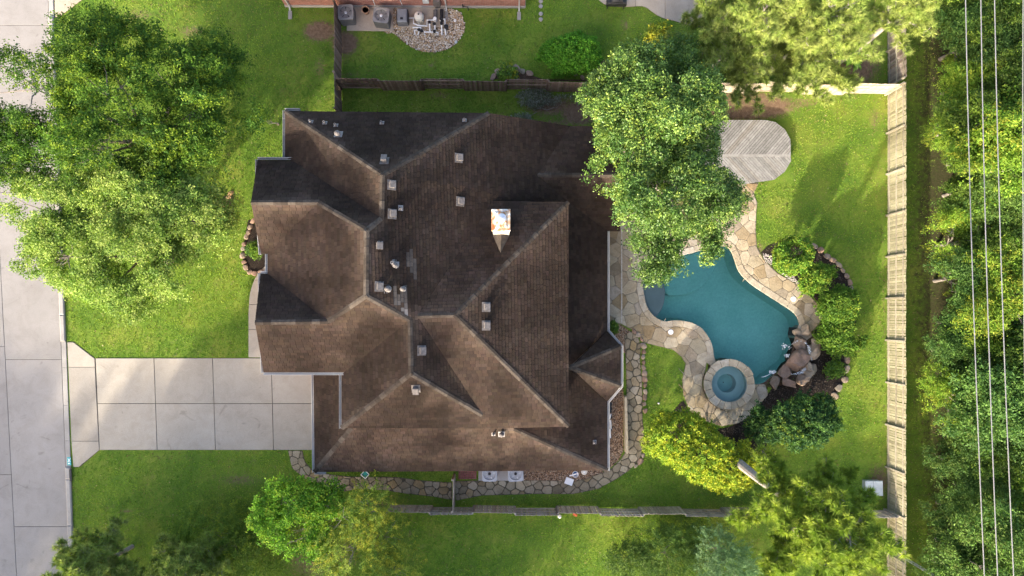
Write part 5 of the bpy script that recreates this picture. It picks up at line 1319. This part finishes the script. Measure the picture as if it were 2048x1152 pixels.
tree('oak_tree', 'tall oak between the house, the deck and the pool', [(1285,150,6.6,2.2,1.5,1.5),(1225,215,6.4,1.5,1.6,1.5),(1320,235,7.2,2.8,2.4,2.2),(1250,330,6.8,1.9,2.4,1.9),(1372,285,6.6,1.4,1.6,1.5),(1330,400,6.8,3.0,2.3,2.2),(1300,510,5.8,1.9,1.2,1.4),(1395,490,5.4,1.6,1.4,1.3),(1448,405,5.2,1.0,1.0,.9),(1378,178,6.0,1.4,1.0,1.1),(1350,120,6.0,1.2,.9,1.0)],
     5000, 31, (.112,.073), OAK3, (.19,.26,.04), .14, 103, (1270,375), .28, None, gap=-.4, shoot=.42, spread=.15, lump=.26, mat='glossleaf', sub=6)
PINE_L = [(.175,.235,.05),(.22,.275,.06),(.26,.30,.075),(.145,.20,.04),(.20,.235,.065)]
PINE_D = [(.13,.195,.024),(.175,.24,.03),(.22,.275,.038),(.105,.165,.02)]
pine('tall pale green pine by the north fence, nearest the oak', (1415,150), 9.2, 3.4, 3.9, 44, 11, PINE_L, (.2,.2), 1.6, ln=.3, r0=.15)
pine('tall pale green pine above the banana plant', (1528,155), 9.0, 3.4, 3.9, 44, 12, PINE_L, (.2,.2), 1.6, ln=.3, r0=.15)
pine('pale pine reaching over the north east fence', (1672,128), 8.8, 5.4, 1.9, 22, 13, PINE_L, (.4,.5), 1.3, ln=.3)
tall_pine = pine('leaning pine with a bare pale trunk beside the yellow green shrub', (1449,907), 14.8, 9.8, 3.3, 50, 14, PINE_D, (.1,-.3), 2.0, bias=(-1.2,.12), r0=.27, ln=.29)
pine('young pine at the lower left, nearest the street', (262,1090), 5.6, 1.6, 2.5, 34, 15, PINE_L, (-.2,-.1), 2.0, ln=.27, r0=.12)
pine('young pine at the lower left, further from the street', (428,1100), 4.8, 1.2, 2.3, 32, 16, PINE_L, (-.1,-.2), 2.0, ln=.27, r0=.12)
GRN = [(.085,.19,.016),(.12,.245,.02),(.165,.295,.025),(.07,.155,.014)]
tree('broadleaf_tree', 'bright green leafy young tree at the bottom of the lawn', [(585,1000,3.4,1.6,1.2,1.1),(545,1035,3.0,1.3,1.0,1.0),(640,1000,3.3,1.4,1.1,1.0),(610,1070,3.0,1.7,1.1,1.0),(670,1050,3.0,1.2,1.0,.9)], 700, 26, (.13,.085), GRN, (.26,.36,.03), .3, 104, (640,1010), .1, None, gap=-.45, shoot=.4, sub=5)
YG = [(.13,.195,.018),(.18,.235,.02),(.23,.265,.024),(.09,.155,.014)]
FEA = [(.10,.155,.02),(.14,.195,.024),(.185,.225,.03),(.075,.125,.018)]
tree('cypress_tree', 'feathery yellow green cypress beside the bright green tree', [(690,1030,3.4,1.5,1.2,1.1),(740,1010,3.0,1.0,1.0,.9),(710,1100,3.0,1.7,1.4,1.2),(770,1070,2.4,1.2,1.2,1.0),(640,1120,2.4,1.4,1.0,.9),(790,1130,2.2,1.4,1.0,.9)], 1100, 30, (.15,.028), FEA, (.36,.36,.035), .4, 105, (740,1060), .12, None, gap=-.45, shoot=.8, spread=.07, up=.2, mat='needle')
tree('feathery_shrub', 'wide feathery dark green shrub on the lawn left of the bright tree', [(430,1060,1.2,2.2,1.6,.9),(500,1110,1.3,2.2,1.5,1.0),(380,1120,1.2,1.6,1.2,.8),(550,1060,1.1,1.2,1.4,.8)], 1300, 26, (.15,.03), [(.06,.11,.014),(.085,.14,.017),(.11,.165,.02)], (.2,.26,.02), .25, 106, (470,1090), .07, None, cat='shrub', gap=-.6, shoot=.5, spread=.1, up=.3, mat='needle', nsub=20)
tree('feathery_shrub', 'low feathery shrub beyond the south fence', [(1330,1105,1.2,2.2,1.3,.9),(1260,1120,1.0,1.4,1.0,.8),(1370,1070,.9,1.2,.9,.7)], 900, 26, (.15,.03), [(.04,.08,.014),(.055,.10,.018),(.075,.125,.02)], None, 0, 107, (1330,1105), .07, None, cat='shrub', gap=-.6, shoot=.45, spread=.1, up=.3, mat='needle', nsub=20)
tree('cypress_tree', 'blue green feathery cypress beyond the south fence', [(1440,1115,2.0,1.3,1.1,1.2),(1430,1090,2.4,.8,.8,.8),(1465,1140,1.6,1.1,.9,.9)], 520, 30, (.15,.026), [(.06,.12,.045),(.085,.15,.06),(.11,.18,.075)], None, 0, 108, (1420,1085), .08, None, gap=-.5, shoot=.7, spread=.06, up=.15, mat='needle', nsub=30)
def shrub(label, lobes, twigs, leaf, pal, tip, tf, seed, group=None, per=20, name='shrub', **kw):
    a = dict(gap=-.85, shoot=.22, spread=.09, up=.5, lump=.14, shell=.9, zmin=-.15, nsub=24, cat='shrub', fork=.3); a.update(kw)
    return tree(name, label, lobes, twigs, per, leaf, pal, tip, tf, seed, None, .06, group, **a)
shrub('large rounded yellow green shrub under the leaning pine', [(1345,872,1.5,1.6,1.5,1.15),(1400,908,1.7,1.75,1.6,1.2),(1452,935,1.5,1.65,1.35,1.1),(1370,845,1.2,1.1,.7,.8),(1490,915,1.3,1.0,1.2,.9)], 2100, (.105,.07), YG, (.33,.35,.022), .45, 120, None, 22, lump=.2)
shrub('large dark green shrub south of the waterfall', [(1560,825,1.7,1.5,1.25,1.1),(1620,835,1.5,1.35,1.3,1.1),(1530,850,1.3,1.0,.9,.9),(1590,865,1.4,1.3,.8,.9)], 1500, (.12,.08), [(.018,.050,.016),(.026,.065,.018),(.038,.085,.02),(.055,.11,.022)], (.14,.20,.025), .22, 121, None, 22, gap=-.5, shoot=.35, lump=.28)
SH = [(.045,.10,.012),(.065,.135,.015),(.09,.165,.018),(.12,.19,.022)]
for i, (x, y, r, hh, lab) in enumerate(((1582,511,.95,2.5,'round glossy shrub at the north end of the bed, nearest the lawn tree shadow'),(1633,564,.95,1.7,'round glossy shrub in the bed beside the east skimmer lid'),(1672,610,1.0,2.4,'round glossy shrub between two others at the curved stone edging'),(1682,667,1.25,1.8,'biggest round glossy shrub in the bed, nearest the boulders'))):
    shrub(lab, [(x,y,hh*.55,r,r*.95,hh*.42),(x+9,y-8,hh*.62,r*.6,r*.6,hh*.38),(x-10,y+7,hh*.5,r*.6,r*.6,hh*.36)], 700, (.115,.08), SH, (.22,.28,.03), .25, 130+i, 'round pool shrubs', 20, gap=-.55, shoot=.3)
shrub('clipped bright green ball shrub on the north lawn', [(1140,112,1.0,1.65,1.2,.95),(1160,105,1.0,1.3,1.1,.9),(1120,118,.9,1.2,1.0,.85)], 1500, (.10,.07), [(.042,.125,.010),(.056,.155,.012),(.072,.18,.014)], (.10,.21,.02), .15, 140, None, 22, shoot=.13, spread=.07)
shrub('yellow flowering shrub beside the oak crown', [(1318,88,1.6,.75,.9,.9),(1305,110,1.2,.6,.6,.7)], 420, (.12,.08), [(.10,.14,.015),(.16,.18,.018),(.24,.23,.02)], (.42,.36,.02), .5, 141, None, 20, gap=-.4, shoot=.3)
for i, (x, y, r, lab) in enumerate(((1016,147,.42,'small yellow green plant in the soil bed by the north fence'),(1672,792,.0,''),(1690,640,.0,''),(512,500,.35,'small green plant in the black front bed'),(552,245,.75,'loose pale shrub at the north west corner of the house'),(1225,655,.22,'tiny green plant at the house corner by the patio'),(1667,738,.40,'small blue green plant in the mulch bed'))):
    if r: shrub(lab, [(x,y,r*.6,r,r*.9,r*.6)], 90 if r < .5 else 260, (.14,.06) if r < .5 else (.1,.05), [(.08,.15,.02),(.12,.19,.025),(.06,.12,.03)], (.28,.28,.02) if i == 0 else None, .3, 150+i, None, 14, gap=-.6, shoot=r*.8, nsub=8)
shrub('silvery grey weedy plant by the north fence', [(1070,198,.25,1.0,.5,.25),(1130,205,.22,.8,.4,.22),(1045,240,.2,.6,.25,.18)], 330, (.09,.035), [(.16,.17,.14),(.22,.23,.20),(.10,.12,.08)], None, 0, 160, None, 14, gap=-.5, shoot=.2, nsub=6)
shrub('bushy green undergrowth below the north pines', [(1500,140,.6,2.6,1.0,.6),(1410,130,.7,1.6,1.2,.8),(1590,140,.6,1.6,.9,.6),(1640,130,.9,1.0,.9,.8),(1360,150,.6,1.2,.8,.6)], 1300, (.12,.06), [(.04,.085,.014),(.06,.11,.018),(.08,.135,.02),(.12,.15,.03)], (.2,.22,.03), .25, 161, None, 16, gap=-.3, shoot=.3)
def banana():
    b = P(1690, 118); t = thing('banana_plant', 'big leaved bright green banana plant by the north east fence', 'plant', b); rr = random.Random(5)
    m = MB(); m.tube([b, b+Vector((0,0,.9))], [.09,.05], 8); obj('stem', m, M['bark'], t)
    t2 = NT('banana_leaf'); t2.col(t2.ramp(t2.noise(3, 4), [(.3, (.09,.19,.02)), (.7, (.17,.30,.03))]), .4); bm = t2.m
    for cx, cy, n, L0 in ((0,0,9,.95),(.35,.55,6,.7),(-.35,.1,5,.6),(.25,-.55,6,.65)):
        for i in range(n):
            a = i*2.399+rr.uniform(-.3,.3); L = L0*rr.uniform(.75,1.15); s = b+Vector((cx, cy, .8 if cx == 0 else .45)); vs = []; d = Vector((math.cos(a), math.sin(a), 0)); n_ = Vector((-d.y, d.x, 0)); K = 7
            for k in range(K+1):
                u = k/K; q = s+d*L*u+Vector((0,0,.35*math.sin(u*2.2)-.25*u*u)); w = .16*math.sin(math.pi*min(1, u*.93+.07))*(L/.8)+.008; vs += [q-n_*w+Vector((0,0,.05)), q, q+n_*w+Vector((0,0,.05))]
            m = MB(); m.add(vs, [f for k in range(K) for f in ((3*k,3*k+1,3*k+4,3*k+3), (3*k+1,3*k+2,3*k+5,3*k+4))]); obj('leaf', m, bm, t)
banana()
# the wood beyond the east fence: five kinds of tree, copied
def copy_tree(o, loc, rz, s, label):
    c = o.copy(); COL.objects.link(c); c.location = loc; c.rotation_euler = (0, 0, rz); c.scale = (s, s, s); c['label'] = label
    for ch in o.children:
        k = ch.copy(); COL.objects.link(k); k.parent = c
    return c
WOOD = [[(.045,.092,.014),(.065,.12,.017),(.09,.15,.02),(.12,.18,.024)], [(.075,.145,.016),(.11,.19,.02),(.15,.235,.026),(.19,.265,.03)], [(.035,.078,.018),(.05,.10,.022),(.07,.13,.027)], [(.075,.145,.016),(.105,.18,.02),(.14,.215,.025),(.18,.245,.03)], [(.06,.12,.026),(.085,.155,.032),(.115,.19,.04)]]
protos = []
MARKS = [(-20,'the top corner of the picture'),(60,'the banana plant'),(140,'the fence corner'),(220,'the far edge of the deck'),(300,'the middle of the deck'),(380,'the deck step'),(460,'the narrow end of the patio'),(540,'the northmost round shrub'),(620,'the east skimmer lid'),(700,'the boulders'),(780,'the spa'),(860,'the dark shrub'),(940,'the utility box'),(1020,'the south fence'),(1100,'the blue green cypress'),(1180,'the lower right corner')]
def forest():
    rr = random.Random(99); kinds = ['dark green', 'bright green', 'deep green', 'yellowish green', 'soft green']
    for i in range(5):
        L = [(0,0,4.0,2.0,2.0,1.7)]+[(1.5*math.cos(a), 1.5*math.sin(a), rr.uniform(2.6,4.4), rr.uniform(1.0,1.5), rr.uniform(1.0,1.5), rr.uniform(.9,1.3)) for a in np.linspace(0, 5.2, 5)+i]
        t = thing('woodland_tree', 'x', 'tree', (0,0,0), 'trees of the wood beyond the fence')
        fine = i in (1, 4)
        me, tw = crown_mesh('crown', L, 1500, 20, (.13,.075) if not fine else (.13,.05), WOOD[i], (.24,.27,.03) if i in (1,3) else (.10,.15,.03), .3, 500+i, gap=-.22, shoot=.55, spread=.14, lump=.34)
        obj('crown', me, M['leaf'], t, off=(0,0,0)); m = limbs(L, tw, (0,0,-.05), .13, 600+i, .4, 50); obj('trunk', m, M['bark'], t, off=(0,0,0)); protos.append(t)
    spots = []
    for y in range(-150, 1350, 78):
        for x in (1935, 1998, 2066, 2150): spots.append((x+rr.uniform(-18,18), y+rr.uniform(-30,30)+(39 if x in (1985, 2150) else 0)))
    spots.sort(key=lambda s: s[1]); used = set(); labs = {}
    for s in spots:
        k = rr.randrange(5); z = rr.uniform(.75, 1.18) if s[0] > 1966 else rr.uniform(.6, .9)
        q = P(s[0], s[1], 3.6*z)
        row = 'at the wood edge' if s[0] < 1966 else ('beneath the wires' if s[0] < 2045 else 'at the right border')
        lm = min(MARKS, key=lambda m: abs(m[0]-s[1]))[1]
        seen = s[0] < 2075 and -60 < s[1] < 1210
        lab = '%s tree %s, level with %s' % (kinds[k], row, lm) if seen else '%s tree of the wood outside the picture' % kinds[k]
        if seen and lab in labs: lab = ('taller ' if z > labs[lab] else 'smaller ')+lab
        labs[lab] = z
        if k not in used: used.add(k); o = protos[k]; o.location = (q.x, q.y, 0); o.rotation_euler = (0,0,rr.uniform(0,6.28)); o.scale = (z,)*3; o['label'] = lab
        else: o = copy_tree(protos[k], (q.x, q.y, 0), rr.uniform(0, 6.28), z, lab)
        o['group'] = 'trees of the wood beyond the fence' if seen else 'unseen trees of the wood'
    # undergrowth at the edge
    for i, (y0, lm) in enumerate(MARKS):
        x, y = rr.uniform(1893, 1930), y0+rr.uniform(-15,15); s = rr.uniform(.24,.42); q = P(x, y, .6)
        k = rr.randrange(5); o = copy_tree(protos[k], (q.x, q.y, -.45), rr.uniform(0,6.28), s, '%s bush in front of the wood, level with %s' % (kinds[k], lm)); o['category'] = 'bush'; o.name = 'woodland_bush'; o['group'] = 'bushes along the wood edge'
        for x2, row in ((1968, 'under the first wires'), (2025, 'under the last wires')):
            k = rr.randrange(5); q = P(x2+rr.uniform(-14,14), y0+rr.uniform(-25,25), .6); s = rr.uniform(.42,.6)
            o = copy_tree(protos[k], (q.x, q.y, -.7), rr.uniform(0,6.28), s, '%s undergrowth %s, level with %s' % (kinds[k], row, lm)); o['category'] = 'bush'; o.name = 'woodland_bush'; o['group'] = 'undergrowth of the wood'
forest()
# trees outside the frame, south and west, whose long shadows reach the gardens
def outside():
    rr = random.Random(4)
    for i, (x, y, s, k) in enumerate(OUT):
        o = copy_tree(protos[k], (x, y, 0), rr.uniform(0, 6.28), s, 'leafy tree standing outside the picture to the south west'); o['group'] = 'trees outside the picture'; o.name = 'broadleaf_tree'
_r = random.Random(21)
OUT = [(x+_r.uniform(-1,1), -32+_r.uniform(-2,2), _r.uniform(1.35,1.7), _r.randrange(5)) for x in np.arange(-44, 24, 3.5) if not (-8 < x < 4 or -34.5 < x < -28)]
OUT += [(x+_r.uniform(-.6,.6), -26.5+_r.uniform(-1.5,1.5), _r.uniform(1.3,1.55), _r.randrange(5)) for x in (-45.5,-42,-30,-27,-24)]
OUT += [(x+_r.uniform(-.7,.7), -21.5+_r.uniform(-.7,.7), _r.uniform(1.28,1.42), _r.randrange(5)) for x in (-8.5,-5.5,-2.7)]
outside()
for x, y, sc in ((-27.8, -33.0, 1.45), (-23.8, -36.0, 1.4)):
    o = copy_tree(tall_pine, (x, y, 0), x, sc, 'tall pine standing outside the picture to the south west'); o['group'] = 'pines outside the picture'

# ------------------------------------------------------------------ grass blades
def grass():
    rg = np.random.default_rng(8); N = 300000
    x = rg.uniform(-32.5, 33, N); y = rg.uniform(-17.5, 21.5, N)
    keep = np.ones(N, bool)
    c = lambda px: XY(px)
    for poly in (patio_poly, POOL, c(DRIVE_ALL), c(WALK_PX), c(EAST_PATH_PX), c(WEST_PATH_PX), c(BED_E_PX), c(BED_S_PX), c(BED_F_PX), c(BED_F2_PX), c(BED_N_PX), c(GRAV_N_PX), c(GRAV_E1_PX), c(GRAV_E2_PX), c(GRAV_S_PX), c(PAD1_PX), c(PAD2_PX), c(NPATIO_PX),
                 [(p.x, p.y) for p in PP([(650,722),(650,930),(1195,930),(1195,262),(960,240),(590,240),(540,330),(545,720)], 2.8)], c([(-900,-900),(kx(-900),-900),(kx(2100),2100),(-900,2100)]), c([(108,-60),(190,-60),(165,0),(120,34),(108,36)]), c([(1388,240),(1582,240),(1582,368),(1388,368)]), c([(572,-60),(1050,-60),(1050,16),(572,13)])):
        keep &= ~inside_np(poly, x, y)
    x, y = x[keep], y[keep]; d = field(DW, x, y); l = field(LW, x, y)
    k = (rg.random(len(x)) > d*1.35) & (rg.random(len(x)) > l*1.25); x, y, d, l = x[k], y[k], d[k], l[k]; n = len(x)
    p = np.stack([x, y, np.zeros(n)], 1); nz, nz2, nz3 = Nz(rg, 14, .55), Nz(rg, 14, 2.2), Nz(rg, 12, .18)
    v = nz(p)*.6+nz2(p)*.5; tone = np.array([(.10,.21,.024),(.165,.285,.03),(.255,.345,.04),(.32,.32,.085)])
    q = np.clip(1.25+v*1.35+nz3(p)*.6+rg.normal(0, .55, n), 0, 2.999); i0 = q.astype(int); f = (q-i0)[:, None]
    col = tone[i0]*(1-f)+tone[i0+1]*f
    dry = rg.random(n) < np.clip(.03+d*.8+l*.4, 0, .6); col[dry] = np.array((.22,.17,.09))*rg.uniform(.7, 1.2, (dry.sum(), 1))
    V = []; C = []
    for b in range(2):
        a = rg.uniform(0, 6.28, n); h = rg.uniform(.035, .085, n); w = rg.uniform(.012, .024, n); ln = rg.uniform(.02, .075, n)
        o = p+np.stack([rg.normal(0, .03, n), rg.normal(0, .03, n), np.zeros(n)], 1)
        s = np.stack([-np.sin(a)*w, np.cos(a)*w, np.zeros(n)], 1); t = o+np.stack([np.cos(a)*ln, np.sin(a)*ln, h], 1)
        V.append(np.stack([o-s, o+s, t], 1).reshape(-1, 3)); C.append(np.repeat(col*rg.uniform(.75, 1.25, (n, 1)), 3, 0))
    V = np.concatenate(V); me = fast_mesh('grass', V, np.arange(len(V)).reshape(-1, 3), np.concatenate(C))
    lf = rg.choice(n, 3200, replace=False); c3 = p[lf]+np.array([0, 0, .06]); nr = unit(np.array([0, 0, 1.2])+rg.normal(0, .4, (len(lf), 3)))
    lc = np.array([(.20,.13,.06),(.30,.22,.10),(.13,.085,.045),(.36,.31,.18)])[rg.integers(0, 4, len(lf))]
    lm = fast_mesh('fallen_leaves', *leaf_arrays(c3, nr, rg.normal(0, 1, (len(lf), 3)), rg.uniform(.05, .12, len(lf)), rg.uniform(.03, .07, len(lf)), lc))
    tag(obj('fallen_leaves', lm, M['leaf']), 'dry brown leaves scattered over the lawns', 'leaves', kind='stuff')
    o = obj('grass', me, M['grass']); tag(o, 'short green grass blades on the lawns', 'grass', kind='stuff')
grass()
for o in bpy.data.objects:
    if '_base' in o: del o['_base']
